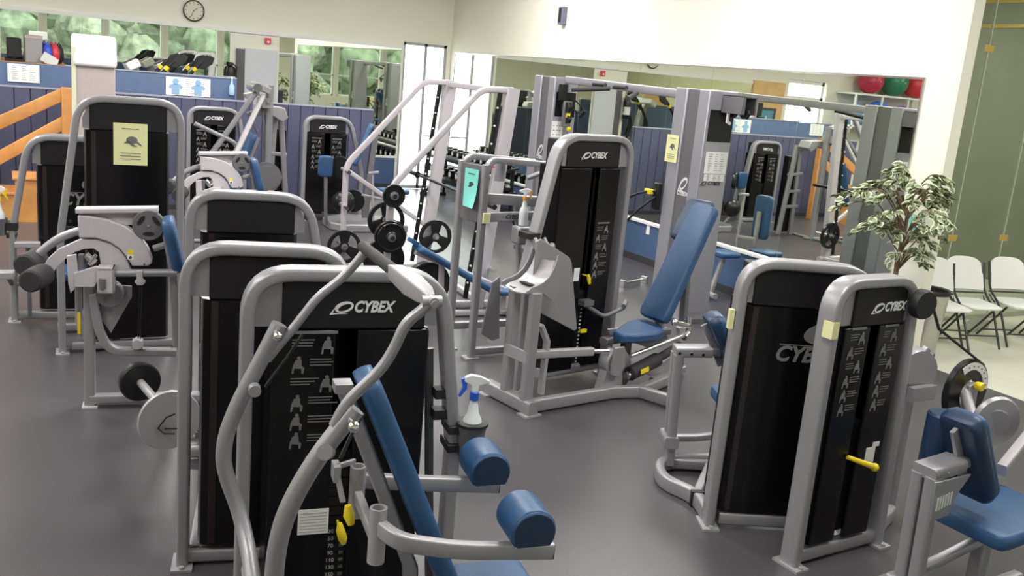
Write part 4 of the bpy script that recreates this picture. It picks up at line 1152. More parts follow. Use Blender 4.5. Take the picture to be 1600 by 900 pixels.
# --- K: narrow twin-post station left of the tall tower, with a teal notice
K_ = thing('weight_machine', 'narrow twin-post station with a teal notice, left of the tall middle tower', 'weight machine', (3.23, 6.6, 0), 0)
mb = MB()
for y in (0.14, -0.14):
    x = -0.03 if y > 0 else 0.04
    obj('post', MB().bar([V(x, y, 0.0), V(x, y, 1.56)], 0.06, 0.055, up=(0, 1, 0)), SILVER, K_)
    obj('foot', MB().box((x - 0.06, y - 0.05, 0), (x + 0.06, y + 0.05, 0.012)), SILVER2, K_)
    obj('top_arm', MB().bar(fillet([V(x, y, 1.50), V(x + 0.05, y * 0.9, 1.60), V(x + 0.62, y * 0.6, 1.575)], 0.05, 4), 0.055, 0.05, up=(0, 1, 0)), SILVER, K_)
q = Matrix.Rotation(math.radians(-76), 3, 'Z')
obj('face_plate', MB().prism([(-0.13, 1.55), (0.13, 1.55), (0.13, 1.12), (0.08, 1.10), (-0.08, 1.10), (-0.13, 1.12)], lambda a, b, t: q @ V(a, t, b), -0.012, 0.0), DKSILVER, K_, 0.003)
mb = MB().bar([V(0.06, -0.12, 1.30), V(0.66, -0.06, 1.27)], 0.085, 0.06)
obj('cross_arm', mb, SILVER, K_)
la = obj('label_arm', MB().bar([V(0.05, -0.16, 1.155), V(0.52, -0.12, 1.165)], 0.075, 0.04), SILVER, K_)
lettering('CYBEX', 0.045, INK, la, (0.30, -0.163, 1.16), (90, 0, 5), 0.28, 0.002)
obj('end_cap', MB().box((0.03, -0.19, 1.11), (0.09, -0.13, 1.19)), mat('cream_cap', (0.78, 0.76, 0.42), 0.5), la, 0.003)
obj('rear_post', MB().bar([V(0.42, 0.02, 1.25), V(0.52, 0.0, 0.55), V(0.60, 0.0, 0.0)], 0.05, 0.04, up=(0, 1, 0)).bar([V(0.64, 0.06, 1.58), V(0.70, 0.06, 0.0)], 0.06, 0.05, up=(0, 1, 0)), SILVER, K_)
obj('pegs', MB().cyl((0.25, 0.02, 1.42), (0.25, 0.02, 1.60), 0.045, 14).cyl((0.40, -0.16, 1.47), (0.62, -0.22, 1.57), 0.02, 10), BOXSILVER, K_)
obj('grip', MB().cyl((0.52, -0.28, 1.33), (0.66, -0.28, 1.50), 0.022, 12), BLACK, K_)
obj('hook', MB().tube(fillet([V(0.44, -0.12, 1.13), V(0.43, -0.14, 1.00), V(0.55, -0.14, 0.95)], 0.05, 5), 0.02, 10, up=(0, 1, 0)), BLACK, K_)
obj('cup_holder', MB().box((0.255, -0.36, 0.97), (0.385, -0.235, 1.115)), SILVER, K_, 0.02)
obj('holder_strap', MB().bar([V(0.32, -0.24, 1.05), V(0.32, -0.13, 1.14)], 0.03, 0.02), BLACK, K_)
base_beam(K_, [V(-0.03, 0.14, 0.20), V(0.7, 0.14, 0.20)])
base_beam(K_, [V(0.04, -0.14, 0.06), V(0.7, -0.14, 0.06)])
base_beam(K_, [V(0.7, -0.16, 0.06), V(0.7, 0.2, 0.06)])
notice('paper_notice', 'teal notice with a curled corner on the narrow twin-post station', 'notice', (3.205, 6.568, 1.365), -76, 0.165, 0.30, PAPER_T, 0, True, 0.04)
spray_bottle('spray bottle with orange trigger in the holder left of the tall middle tower', (3.23 + 0.32, 6.6 - 0.298, 1.116), 150, ORANGE, ORANGE, 0.85)


# --- N and O: the pair of short towers at the right with their chest-pad seats
def press_unit(root, ox, oy, s):
    """post, chest pad and seat standing beside the tower; s = -1 towards the camera, +1 behind"""
    f = lambda x, y, z: V(ox + x, oy + y, z)
    obj('post', MB().bar([f(0.0, -0.034, 0.05), f(-0.03, -0.034, 0.74)], 0.055, 0.055, up=(0, 1, 0)).bar([f(0.0, 0.034, 0.05), f(-0.03, 0.034, 0.74)], 0.055, 0.055, up=(0, 1, 0)), SILVER, root)
    bh = obj('post_head', MB().bar([f(-0.05, 0.0, 0.755), f(0.17, 0.0, 0.768)], 0.06, 0.115), SILVER, root, 0.004)
    mb = MB()
    for dx in (-0.03, 0.04, 0.11):
        mb.cyl(f(dx, -0.063, 0.757), f(dx, -0.055, 0.757), 0.009, 10)
    obj('bolt', mb, CHROME, bh)
    obj('collar', MB().bar([f(-0.01, -0.08, 0.20), f(-0.01, 0.08, 0.20)], 0.07, 0.09), SILVER, root)
    obj('chest_pad', slab_between(f(0.135, 0.0, 0.990), f(0.38, 0.0, 0.575), 0.20, 0.08, (0, 1, 0)), NAVYV, root)
    mid = slab_between(f(0.168, 0.0, 0.995), f(0.41, 0.0, 0.585), 0.19, 0.055, (0, 1, 0))
    obj('pad_face', mid, BLUE, root)
    obj('pad_bracket', MB().bar([f(0.115, 0.0, 0.93), f(0.25, 0.0, 0.69)], 0.02, 0.06, up=(0, 1, 0)).bar([f(0.14, 0, 0.77), f(0.22, 0, 0.77)], 0.05, 0.08), SILVER, root)
    obj('seat', slab_between(f(0.26, s * 0.03, 0.455), f(0.80, s * 0.03, 0.475), 0.42, 0.075, (0, 1, 0)), BLUE, root)
    obj('seat_post', MB().bar([f(0.52, 0, 0.43), f(0.52, 0, 0.05)], 0.07, 0.07, up=(0, 1, 0)).bar(fillet([f(-0.02, 0.12, 0.16), f(0.25, 0.10, 0.18), f(0.50, 0.0, 0.33)], 0.15, 5), 0.04, 0.05), SILVER, root)
    base_beam(root, [f(0.0, 0.0, 0.045), f(0.9, 0.0, 0.045)])


N_ = thing('weight_machine', 'right-hand tower turned away, its black back marked with a large logo', 'weight machine', (3.565, 3.35, 0), -25)
tower(N_, H=1.475, x0=-0.275, x1=0.275, back=True, biglogo=(0.045, 0.985, 0.115))
obj('maker_tab', MB().box((-0.385, -0.045, 1.10), (-0.360, -0.012, 1.20)), mat('cream_cap', (0.78, 0.76, 0.42), 0.5), N_)
loop = fillet([V(-0.33, 0.03, 0.045), V(-0.33, 0.25, 0.045), V(-0.50, 0.42, 0.045), V(-0.46, 0.70, 0.045), V(-0.10, 0.78, 0.045)], 0.14, 5)
base_beam(N_, loop, 0.085, 0.055)
obj('base_joint', MB().box((-0.375, 0.20, 0.003), (-0.285, 0.235, 0.092)), BLACK, N_)
base_beam(N_, [V(-0.33, 0.25, 0.045), V(-0.15, 0.66, 0.045)], 0.085, 0.05)
base_beam(N_, [V(-0.28, 0.0, 0.05), V(0.33, 0.0, 0.05)], 0.07, 0.06)
press_unit(N_, -0.40, 0.70, 1)

O_ = thing('weight_machine', 'right front logo tower beside the blue seat, cable running to a black disc', 'weight machine', (3.72, 3.02, 0), 3)
tO = tower(O_, H=1.475, wL=0.345, wR=0.215, sL=-0.015, zL=0.1, sR=0.08, zR=0.1, depth=0.10, x0=-0.215, x1=0.165, slot=(-0.075, -0.005), placards=False, logo_x=0.035, pin=None, corner=0.15)
fy = tO['fy']
pl = [c for c in kids(O_) if c.name.startswith('front_panel')]
placard(pl[0], -0.155, 1.00, 0.115, 0.46, fy - 0.001, 21)
placard(pl[1], 0.085, 1.00, 0.11, 0.46, fy - 0.001, 23)
obj('rating_card', MB().box((0.055, fy - 0.003, 0.50), (0.125, fy - 0.001, 0.585)).box((0.10, fy - 0.003, 0.585), (0.15, fy - 0.001, 0.61)), PAPER_W, pl[1])
mb = MB()
for i in range(9):
    mb.box((-0.065, fy + 0.033, 0.42 - i * 0.026), (-0.05, fy + 0.035, 0.43 - i * 0.026))
obj('stack_numbers', mb, PRINT, tO['sk'])
mb = MB().tube([V(-0.105, fy - 0.02, 0.566), V(-0.04, fy - 0.055, 0.545), V(0.03, fy - 0.075, 0.52)], 0.015, 12, scale=[0.75, 0.9, 1.1]).sphere((0.04, fy - 0.077, 0.515), 0.022, 12, 8)
obj('selector_pin', mb, YELLOW, O_)
obj('maker_tab', MB().box((-0.378, -0.058, 1.19), (-0.335, -0.0505, 1.27)).box((-0.378, -0.0505, 1.19), (-0.3725, 0.0, 1.27)), mat('cream_cap', (0.78, 0.76, 0.42), 0.5), O_)
pc = V(0.225, -0.075, 1.335)
pu = obj('pulley_cover', MB().lathe([(0, -0.03), (0.068, -0.03), (0.074, -0.02), (0.074, 0.02), (0, 0.025)], pc, (0.1, 1, 0), 26), BLACK, O_)
base_beam(O_, [V(-0.33, 0, 0.05), V(0.33, 0, 0.05)], 0.07, 0.06)
base_beam(O_, [V(0.30, 0.02, 0.045), V(0.62, 0.14, 0.045), V(0.74, 0.34, 0.045)], 0.08, 0.055)
obj('rear_upright', MB().bar([V(0.66, 0.18, 0.05), V(0.64, 0.18, 0.9)], 0.05, 0.05, up=(0, 1, 0)), SILVER, O_)
press_unit(O_, -0.27, -0.60, -1)
mb = MB()
for i in range(6):
    mb.box((-0.300 + i * 0.018, -0.673, 0.60 + i * 0.003), (-0.290 + i * 0.018, -0.670, 0.66 + i * 0.003))
obj('scale_marks', mb, PRINT, O_)
obj('scale_plate', MB().prism([(-0.33, 0.735), (-0.08, 0.735), (-0.15, 0.66), (-0.19, 0.56), (-0.31, 0.55)], XZ, -0.669, -0.657), SILVER, O_, 0.003)
# big black range disc, pale dial and cable
dc = V(1.03, 0.10, 0.745)
obj('range_disc', MB().ring(circ(dc.x, dc.z, 0.185, 36), circ(dc.x + 0.02, dc.z - 0.02, 0.085, 36), XZ, dc.y - 0.02, dc.y + 0.02), IRON, O_, 0.006)
ol = circ(dc.x, dc.z, 0.170, 18, 0, 125); il = circ(dc.x, dc.z, 0.128, 18, 0, 125)
dl = obj('dial_strip', MB().prism(ol + il[::-1], XZ, dc.y - 0.025, dc.y - 0.0195), WHITE, O_)
mb = MB()
for a in range(10, 122, 16):
    ca, sa = math.cos(math.radians(a)), math.sin(math.radians(a))
    mb.box((dc.x + 0.149 * ca - 0.004, dc.y - 0.027, dc.z + 0.149 * sa - 0.004), (dc.x + 0.149 * ca + 0.004, dc.y - 0.0248, dc.z + 0.149 * sa + 0.004))
obj('dial_marks', mb, INK, dl)
obj('disc_hub', MB().prism([(dc.x - 0.05, dc.z - 0.08), (dc.x + 0.06, dc.z - 0.08), (dc.x + 0.055, dc.z + 0.02), (dc.x + 0.02, dc.z + 0.06), (dc.x - 0.03, dc.z + 0.04)], XZ, dc.y - 0.045, dc.y - 0.02), SILVER, O_, 0.003)
obj('range_knob', MB().lathe([(0, -0.05), (0.022, -0.05), (0.027, -0.04), (0.022, -0.01), (0.012, 0.0)], dc + V(0.015, -0.04, 0.045), (0, 1, 0), 14), YELLOW, O_)
obj('cable', MB().tube([pc + V(0.05, 0.0, 0.04), V(0.55, 0.02, 1.16), dc + V(0.13, 0.0, 0.14), dc + V(0.18, 0.0, 0.05)], 0.008, 8), BLACK, O_)
mb = MB().cyl((0.80, -0.15, 0.62), (1.02, 0.1, 0.75), 0.03, 14).bar([V(0.46, -0.5, 0.60), V(1.10, -0.32, 0.74)], 0.06, 0.05)
obj('lever_arm', mb, SILVER2, O_)
obj('lever_wheel', MB().lathe([(0.06, -0.02), (0.13, -0.02), (0.14, 0), (0.13, 0.02), (0.06, 0.02)], (0.90, -0.18, 0.68), (0.4, 1, 0), 26).cyl((0.88, -0.2, 0.68), (0.93, -0.14, 0.69), 0.07, 18), SILVER, O_)
mb = MB().prism([(1.0, 0.60), (1.12, 0.62), (1.14, 0.86), (1.08, 0.90), (1.02, 0.80)], XZ, -0.36, -0.33)
hp = obj('handle_plate', mb, SILVER, O_, 0.004)
obj('range_knob', MB().lathe([(0, -0.05), (0.02, -0.05), (0.027, -0.04), (0.022, -0.01), (0.012, 0.0)], (1.14, -0.37, 0.84), (0, 1, 0), 14), YELLOW, O_)
obj('roller_pad', MB().lathe([(0, -0.14), (0.055, -0.14), (0.065, -0.12), (0.065, 0.12), (0.055, 0.14), (0, 0.14)], (1.22, -0.40, 0.76), (1, -0.25, -0.05), 20), BLUE, O_)
obj('lever_bolt', MB().cyl((1.02, -0.40, 0.70), (1.02, -0.36, 0.70), 0.03, 12), YELLOW, O_)
obj('cup_drum', MB().lathe([(0, 0), (0.075, 0), (0.08, 0.01), (0.08, 0.30), (0.07, 0.31), (0, 0.31)], (0.0, -0.45, 0.62), (0, 0, 1), 22), NAVYV, O_)
mb = MB().bar([V(0.62, 0.18, 0.9), V(0.70, 0.16, 1.0)], 0.04, 0.04).lathe([(0, -0.05), (0.13, -0.05), (0.14, -0.03), (0.14, 0.03), (0.13, 0.05), (0, 0.05)], (0.66, 0.2, 0.86), (0.2, 1, 0), 24).box((0.56, 0.10, 0.72), (0.76, 0.14, 0.80))
obj('rear_cam', mb, SILVER, O_)
# the lever press stands far back: stretch it about the eye line so that its arms hang lower
for c in [o for o in bpy.data.objects if o.type == 'MESH' and (o.parent == M2 or (o.parent and o.parent.parent == M2))]:
    for v in c.data.vertices:
        v.co.x *= 1.14; v.co.y *= 1.14
        v.co.z = 2.25 - (2.25 - v.co.z) * 1.14 if v.co.z > 0.5 else v.co.z * 0.51


# ================================================================== SMITH RACK, BENCH, PLATES
RO = (4.047, 7.967); RYAW = -4.3
R_ = thing('smith_rack', 'tall pale rack with sloping side tubes holding a barbell', 'rack', (*RO, 0), RYAW)
for v, s in ((0.0, -1), (1.7, 1)):
    obj('upright', MB().bar([V(0, v, 0), V(0.194, v, 2.13)], 0.085, 0.13, up=(0, 1, 0)), RACKP, R_)
    rail = obj('guide_rail', MB().bar([V(-0.13, v - 0.02, 0.1), V(0.06, v - 0.02, 2.08)], 0.03, 0.045, up=(0, 1, 0)), IRON, R_)
    mb = MB()
    for i in range(11):
        t = 0.08 + i * 0.085
        p = V(-0.13, v, 0.1).lerp(V(0.06, v, 2.08), t)
        mb.cyl(p + V(-0.01, -0.045, 0), p + V(-0.01, -0.02, 0), 0.010, 8)
    d = obj('rail_hole', mb, PRINT, rail); d['kind'] = 'stuff'
    tube = fillet([V(0.19, v, 2.11), V(-0.12, v, 2.10), V(-0.935, v, 1.154), V(-0.935, v, 0.0)], 0.10, 5)
    obj('side_tube', MB().bar(tube, 0.06, 0.06, up=(0, 1, 0)), RACKP, R_)
    obj('base_rail', MB().bar([V(-1.0, v, 0.035), V(0.15, v, 0.035)], 0.07, 0.06), RACKP, R_)
    if s > 0:
        obj('brace', MB().bar([V(-0.93, v, 1.10), V(0.0, v, 0.52)], 0.05, 0.05, up=(0, 1, 0)), RACKP, R_)
    pg = MB()
    for z in (1.09, 0.705):
        pg.cyl((-0.935, v - 0.14, z), (-0.935, v + 0.16, z), 0.022, 12)
    for z in (0.40,):
        pg.cyl((0.10, v - 0.16, z), (0.10, v + 0.14, z), 0.022, 12)
        pg.cyl((-0.935, v - 0.14, 0.27), (-0.935, v + 0.20, 0.27), 0.022, 12)
    obj('plate_peg', pg, CHROME, R_)
obj('cross_beam', MB().bar([V(0.18, 0, 2.09), V(0.18, 1.7, 2.09)], 0.06, 0.05), RACKP, R_)
obj('cross_beam', MB().bar([V(0.05, 0, 0.04), V(0.05, 1.7, 0.04)], 0.06, 0.05), RACKP, R_)
obj('sticker', MB().box((-0.02, -0.05, 1.38), (0.16, -0.047, 1.395)), REDB, R_)

bb = thing('barbell', 'long steel bar resting across the pale rack', 'barbell', (*RO, 0), RYAW)
obj('shaft', MB().cyl((-0.07, -0.10, 1.06), (-0.07, 1.85, 1.06), 0.014, 12), IRON, bb)
for a, b in ((-0.42, -0.11), (1.86, 2.17)):
    obj('sleeve', MB().cyl((-0.07, a, 1.06), (-0.07, b, 1.06), 0.025, 14).cyl((-0.07, (a if a > 0 else b) - 0.01, 1.06), (-0.07, (a if a > 0 else b) + 0.01, 1.06), 0.036, 14), IRON, bb)


def plate(label, x, v, z, r, grip=False, n=1, thick=0.035, group='weight plates on the rack'):
    p = wpt(x, v, z, RO, RYAW)
    t = thing('weight_plate', label, 'weight plate', p, RYAW, group)
    if grip:
        mb = MB(); N = 30
        mb.ring(circ(0, 0, r, N), circ(0, 0, r * 0.80, N), XZ, -thick / 2, thick / 2)
        mb.ring(circ(0, 0, r * 0.30, N), circ(0, 0, 0.026, N), XZ, -thick / 2, thick / 2)
        for a in (90, 210, 330):
            q0 = V(math.cos(math.radians(a)) * r * 0.25, 0, math.sin(math.radians(a)) * r * 0.25)
            q1 = V(math.cos(math.radians(a)) * r * 0.86, 0, math.sin(math.radians(a)) * r * 0.86)
            mb.sweep([q0, q1], rrect(thick * 0.8, r * 0.62, thick * 0.2), up=(0, 1, 0), scale=[0.75, 1.2])
        obj('disc', mb, IRON, t)
    else:
        obj('disc', MB().lathe([(0.026, -thick / 2), (r * 0.35, -thick / 2), (r * 0.42, -thick * 0.25), (r * 0.84, -thick * 0.25), (r * 0.88, -thick / 2), (r * 0.98, -thick / 2), (r, -thick * 0.3), (r, thick * 0.3), (r * 0.98, thick / 2), (0.026, thick / 2)], (0, 0, 0), (0, 1, 0), 32), IRON, t)
    obj('hub', MB().lathe([(0.022, -thick / 2 - 0.012), (0.036, -thick / 2 - 0.012), (0.040, -thick / 2), (0.022, thick / 2)], (0, 0, 0), (0, 1, 0), 16), DKSILVER, t)
    return t


plate('small black plate at the end of the upper near peg', -0.935, -0.10, 1.09, 0.105)
plate('second small plate behind the outermost on the upper near peg', -0.935, -0.055, 1.09, 0.085)
plate('black plate at the end of the lower near peg', -0.935, -0.10, 0.705, 0.135)
plate('plate sandwiched behind the front one on the lower near peg', -0.935, -0.06, 0.705, 0.150)
plate('third plate back on the lower near peg', -0.935, -0.02, 0.705, 0.140)
plate('three-hole grip plate behind the near rear tube, upper one', -0.935, 0.10, 0.83, 0.175, True)
plate('large plate behind the near rear tube, low down', -0.935, 0.10, 0.46, 0.20)
plate('three-hole grip plate on the far rear tube', -0.935, 1.62, 0.27, 0.185, True)
plate('three-hole grip plate on the far upright, above the blue bench', 0.10, 1.60, 0.40, 0.19, True)
plate('large black plate on the floor peg under the blue bench', -0.50, 0.02, 0.24, 0.215)
plate('large plate behind the front one under the blue bench', -0.50, 0.07, 0.24, 0.205)
plate('third plate, hindmost under the blue bench', -0.50, 0.12, 0.24, 0.200)
obj('plate_peg', MB().cyl((-0.50, -0.02, 0.24), (-0.50, 0.30, 0.24), 0.022, 12).bar([V(-0.50, 0.28, 0.0), V(-0.50, 0.28, 0.28)], 0.06, 0.05, up=(0, 1, 0)).bar([V(-0.5, 0.28, 0.03), V(-0.5, 0.0, 0.03)], 0.05, 0.05), RACKP, R_)

bn = thing('bench', 'sloping blue bench in front of the pale rack', 'bench', (*RO, 0), RYAW)
bd = V(0.032, -0.3, 0.269) - V(-0.825, -0.3, 0.724)
b0 = V(-0.76, -0.3, 0.665); b1 = V(0.0, -0.3, 0.262)
obj('pad', slab_between(b0, b1, 0.28, 0.065, (0, 1, 0)), BLUE, bn)
obj('foot_pad', slab_between(b1 + V(0.02, 0, -0.015), b1 + V(0.30, 0, -0.02), 0.28, 0.05, (0, 1, 0)), BLUE, bn)
obj('top_bracket', MB().box((-0.83, -0.36, 0.69), (-0.75, -0.24, 0.73), Matrix.Rotation(0.48, 3, 'Y')), BLUE, bn, 0.004)
mb = MB().bar([b0 + V(0, 0, -0.05), b1 + V(0.25, 0, -0.05)], 0.05, 0.06).bar([V(-0.50, -0.3, 0.50), V(-0.48, -0.3, 0.03)], 0.05, 0.05, up=(0, 1, 0)).bar([V(0.15, -0.3, 0.24), V(0.15, -0.3, 0.03)], 0.05, 0.05, up=(0, 1, 0)).bar([V(-0.70, -0.3, 0.03), V(0.25, -0.3, 0.03)], 0.05, 0.06)
obj('frame', mb, RACKP, bn)
obj('cross_foot', MB().bar([V(0.20, -0.52, 0.03), V(0.20, -0.08, 0.03)], 0.05, 0.05).bar([V(-0.68, -0.50, 0.03), V(-0.68, -0.10, 0.03)], 0.05, 0.05), RACKP, bn)

# ================================================================== CABLE TOWERS BY THE MIRROR
def cable_tower(label, X, Y, papers, name='cable_tower'):
    t = thing(name, label, 'cable machine', (X, Y, 0))
    W, Dp, Ht = 0.52, 0.34, 2.28
    obj('column', MB().box((0, 0, 0), (Dp, 0.15, Ht)), BOXSILVER, t, 0.01)
    obj('column', MB().box((0, W - 0.18, 0), (Dp, W, Ht)), BOXSILVER, t, 0.01)
    cv = obj('cover', MB().box((0.02, 0.15, 0.05), (Dp - 0.02, W - 0.18, Ht - 0.01)), DKSILVER, t)
    for sx, rz in ((0.018, -90), (Dp - 0.018, 90)):
        yy = 0.245
        o = obj('emblem', swoosh_mb(0.10, 0.13), PRINT, cv); o.location = (sx, yy, 1.36); o.rotation_euler = (0, 0, math.radians(rz))
        lettering('CYBEX', 0.055, PRINT, cv, (sx, yy, 1.26), (90, 0, rz), 0.2, 0.002)
    obj('base', MB().box((-0.06, -0.05, 0), (Dp + 0.06, W + 0.05, 0.05)), DKSILVER, t)
    fp = obj('side_panel', MB().box((0.02, -0.006, 0.1), (Dp - 0.015, 0.0, Ht - 0.05)), BOXSILVER, t)
    obj('dark_window', MB().box((0.03, -0.010, 1.80), (Dp - 0.02, -0.006, 2.10)), IRON, fp)
    lettering('CYBEX', 0.05, INK, fp, (0.185, -0.009, 1.40), (90, 0, 0), 0.28, 0.002)
    o = obj('emblem', swoosh_mb(0.06, 0.04), INK, fp); o.location = (0.065, -0.009, 1.40)
    return t


t1 = cable_tower('far cable tower nearest the corner, pull-up bar fixed at its top', 6.03, 10.22, False)
t2 = cable_tower('cable tower with taped papers behind the reclined blue pad', 5.87, 7.07, True)
notice('paper_notice', 'white printed sheet on the far cable tower', 'notice', (6.115, 10.208, 1.48), 0, 0.16, 0.52, PAPER_W, sketch=False)
notice('paper_notice', 'white printed sheet, upper one of two on the papered cable tower', 'notice', (6.045, 7.058, 1.60), 0, 0.27, 0.21, PAPER_W, sketch=False)
notice('paper_notice', 'small white card just below the printed sheet on the cable tower', 'notice', (6.045, 7.058, 1.455), 0, 0.25, 0.07, PAPER_W, sketch=False)
notice('paper_notice', 'pale yellow notice on the edge of the papered cable tower', 'notice', (5.861, 7.53, 1.68), -90, 0.19, 0.27, PAPER_Y)
pb = thing('pull_up_bar', 'pale overhead beam with dark pull-up grips between the cable towers', 'pull-up bar', (5.95, 7.5, 0))
obj('beam', MB().bar([V(0, 0.09, 2.215), V(0.25, 2.72, 2.255)], 0.09, 0.06), BOXSILVER, pb)
for (a, b) in ((V(-0.02, 1.64, 2.235), V(-0.02, 1.40, 2.235)), (V(-0.02, 1.22, 2.225), V(-0.01, 1.0, 2.225)), (V(-0.02, 1.30, 2.20), V(-0.36, 1.55, 2.15)), (V(-0.01, 0.80, 2.18), V(-0.30, 0.55, 2.12))):
    o = obj('grip', MB().cyl(a + V(-0.03, 0, 0), b + V(-0.03, 0, 0), 0.024, 12), GRIP, pb)
pa_ = obj('pulley_arm', MB().box((0.15, -0.30, 2.08), (0.19, -0.015, 2.25)).box((0.31, -0.30, 2.08), (0.33, -0.015, 2.25)).box((0.15, -0.30, 2.235), (0.33, -0.015, 2.25)), DKSILVER, t2, 0.004)
obj('pulley', MB().lathe([(0, -0.02), (0.05, -0.02), (0.042, 0), (0.05, 0.02), (0, 0.02)], (0.25, -0.24, 2.09), (1, 0, 0), 20), IRON, pa_)
obj('pulley', MB().lathe([(0, -0.02), (0.05, -0.02), (0.042, 0), (0.05, 0.02), (0, 0.02)], (0.25, -0.07, 2.09), (1, 0, 0), 20), IRON, pa_)
obj('hook', MB().bar([V(0.17, -0.1, 2.09), V(0.17, -0.1, 2.0), V(0.21, -0.1, 1.98)], 0.015, 0.03, up=(0, 1, 0)), WHITE, pa_)
pl_ = thing('pulley_block', 'dark swivel pulley hanging at the far cable tower, yellow clips', 'pulley', (6.17, 10.12, 0))
obj('mount', MB().box((-0.10, -0.03, 2.0), (-0.02, 0.06, 2.20)), IRON, pl_, 0.006)
obj('wheel', MB().lathe([(0, -0.03), (0.07, -0.03), (0.062, 0), (0.07, 0.03), (0, 0.03)], (-0.01, -0.02, 1.92), (1, 0.2, 0), 20).lathe([(0, -0.03), (0.06, -0.03), (0.055, 0), (0.06, 0.03), (0, 0.03)], (0.01, -0.02, 1.78), (1, 0.2, 0), 20), IRON, pl_)
obj('cheek', MB().box((-0.06, -0.04, 1.68), (0.06, 0.0, 2.0)), DKSILVER, pl_, 0.01)
obj('clip', MB().box((-0.02, -0.06, 1.80), (0.03, -0.04, 1.85)).sphere((0.04, -0.04, 1.66), 0.03, 10, 6), YELLOW, pl_)
hh = obj('strap_handle', MB().tube(fillet([V(0.10, -0.02, 2.02), V(0.22, -0.05, 1.92), V(0.19, -0.06, 1.86), V(0.08, -0.02, 1.90)], 0.03, 3), 0.010, 8).cyl((0.22, -0.10, 1.90), (0.22, -0.0, 1.82), 0.022, 12), BLACK, pl_)
obj('cable', MB().cyl((0.03, -0.03, 1.68), (0.03, -0.03, 0.2), 0.004, 6), BLACK, pl_)
ch_ = thing('cable_stirrup', 'black stirrup handle with yellow clip hung on the papered cable tower', 'handle', (5.80, 7.62, 0))
obj('mount', MB().box((0.0, -0.03, 1.05), (0.06, 0.05, 1.32)), IRON, ch_, 0.008)
obj('stirrup', MB().tube(fillet([V(0.0, 0, 1.24), V(-0.10, 0.14, 1.20), V(-0.14, 0.34, 1.10)], 0.05, 4), 0.013, 10).cyl((-0.16, 0.30, 1.08), (-0.20, 0.48, 1.04), 0.020, 12).tube(fillet([V(0.0, 0, 1.18), V(-0.10, 0.10, 1.05), V(-0.16, 0.26, 0.86)], 0.05, 4), 0.013, 10), BLACK, ch_)
obj('clip', MB().box((-0.06, 0.02, 1.20), (-0.01, 0.12, 1.25)), YELLOW, ch_, 0.005)
fh = thing('cable_bar', 'short chrome cable bar lying on the floor by the mirror', 'bar', (6.40, 8.62, 0.0), 20)
obj('bar', MB().cyl((-0.22, 0, 0.05), (0.22, 0, 0.05), 0.016, 12), CHROME, fh)
obj('end', MB().box((-0.25, -0.04, 0), (-0.20, 0.04, 0.09)).box((0.20, -0.04, 0), (0.25, 0.04, 0.09)), CHROME, fh, 0.005)
notice('paper_notice', 'small teal notice on the wall end behind the leafy tree', 'notice', (7.369, 5.74, 1.26), -90, 0.15, 0.14, PAPER_T, sketch=False)

rbn = thing('row_seat', 'low seat with an upright blue pad by the mirror, behind the papered cable tower', 'weight machine', (6.98, 8.22, 0), -6)
obj('chest_pad', slab_between((-0.10, 0.0, 0.62), (-0.10, 0.0, 1.14), 0.24, 0.07, (0, 1, 0)), BLUE, rbn)
obj('seat', slab_between((-0.02, -0.32, 0.52), (0.26, -0.30, 0.52), 0.30, 0.06, (0, 1, 0)), BLUE, rbn)
obj('frame', MB().bar([V(-0.04, 0.0, 0.95), V(-0.02, 0.0, 0.03)], 0.05, 0.05, up=(0, 1, 0)).bar([V(-0.02, -0.45, 0.06), V(-0.02, 0.35, 0.06)], 0.05, 0.06).bar([V(0.12, -0.31, 0.49), V(0.0, -0.31, 0.06)], 0.05, 0.05, up=(0, 1, 0)), SILVER2, rbn)
obj('lever', MB().bar([V(0.06, 0.18, 1.12), V(0.10, 0.16, 0.45)], 0.03, 0.03, up=(0, 1, 0)).bar([V(0.0, 0.18, 1.12), V(0.14, 0.18, 1.13)], 0.03, 0.04).bar([V(0.10, 0.16, 0.62), V(-0.02, 0.0, 0.62)], 0.04, 0.03), SILVER2, rbn)

# ================================================================== DUMBBELLS
dk = thing('dumbbell_rack', 'black two-tier dumbbell rack along the mirrors by the glazed door', 'rack', (6.86, 14.3, 0))
for z in (0.42, 0.80):
    obj('shelf', MB().box((-0.22, -1.45, z - 0.03), (0.22, 1.45, z), Matrix.Rotation(-0.22, 3, 'Y')), IRON, dk)
for y in (-1.3, 1.3):
    obj('leg', MB().bar([V(0.2, y, 0), V(0.2, y, 0.86)], 0.06, 0.05, up=(0, 1, 0)), IRON, dk)
    obj('foot', MB().bar([V(-0.25, y, 0.03), V(0.25, y, 0.03)], 0.06, 0.05).bar([V(-0.2, y, 0.03), V(0.2, y, 0.42)], 0.05, 0.04), IRON, dk)


def dumbbell(loc, r, label, yaw=0):
    t = thing('dumbbell', label, 'dumbbell', loc, yaw, 'dumbbells on the two-tier rack')
    for s in (-1, 1):
        a = 0.055 * s; b = 0.15 * s
        hx = obj('head', MB().tube([V(a, 0, 0), V(a * 1.08, 0, 0), V(b * 0.97, 0, 0), V(b, 0, 0)], r, 8, up=(0, 0.38, 0.92), scale=[0.85, 1, 1, 0.85]), IRON, t)
        obj('end_cap', MB().cyl((b, 0, 0), (b + 0.004 * s, 0, 0), r * 0.6, 10), PRINT, hx)
    obj('grip', MB().cyl((-0.06, 0, 0), (0.06, 0, 0), 0.016, 10), CHROME, t)
    return t


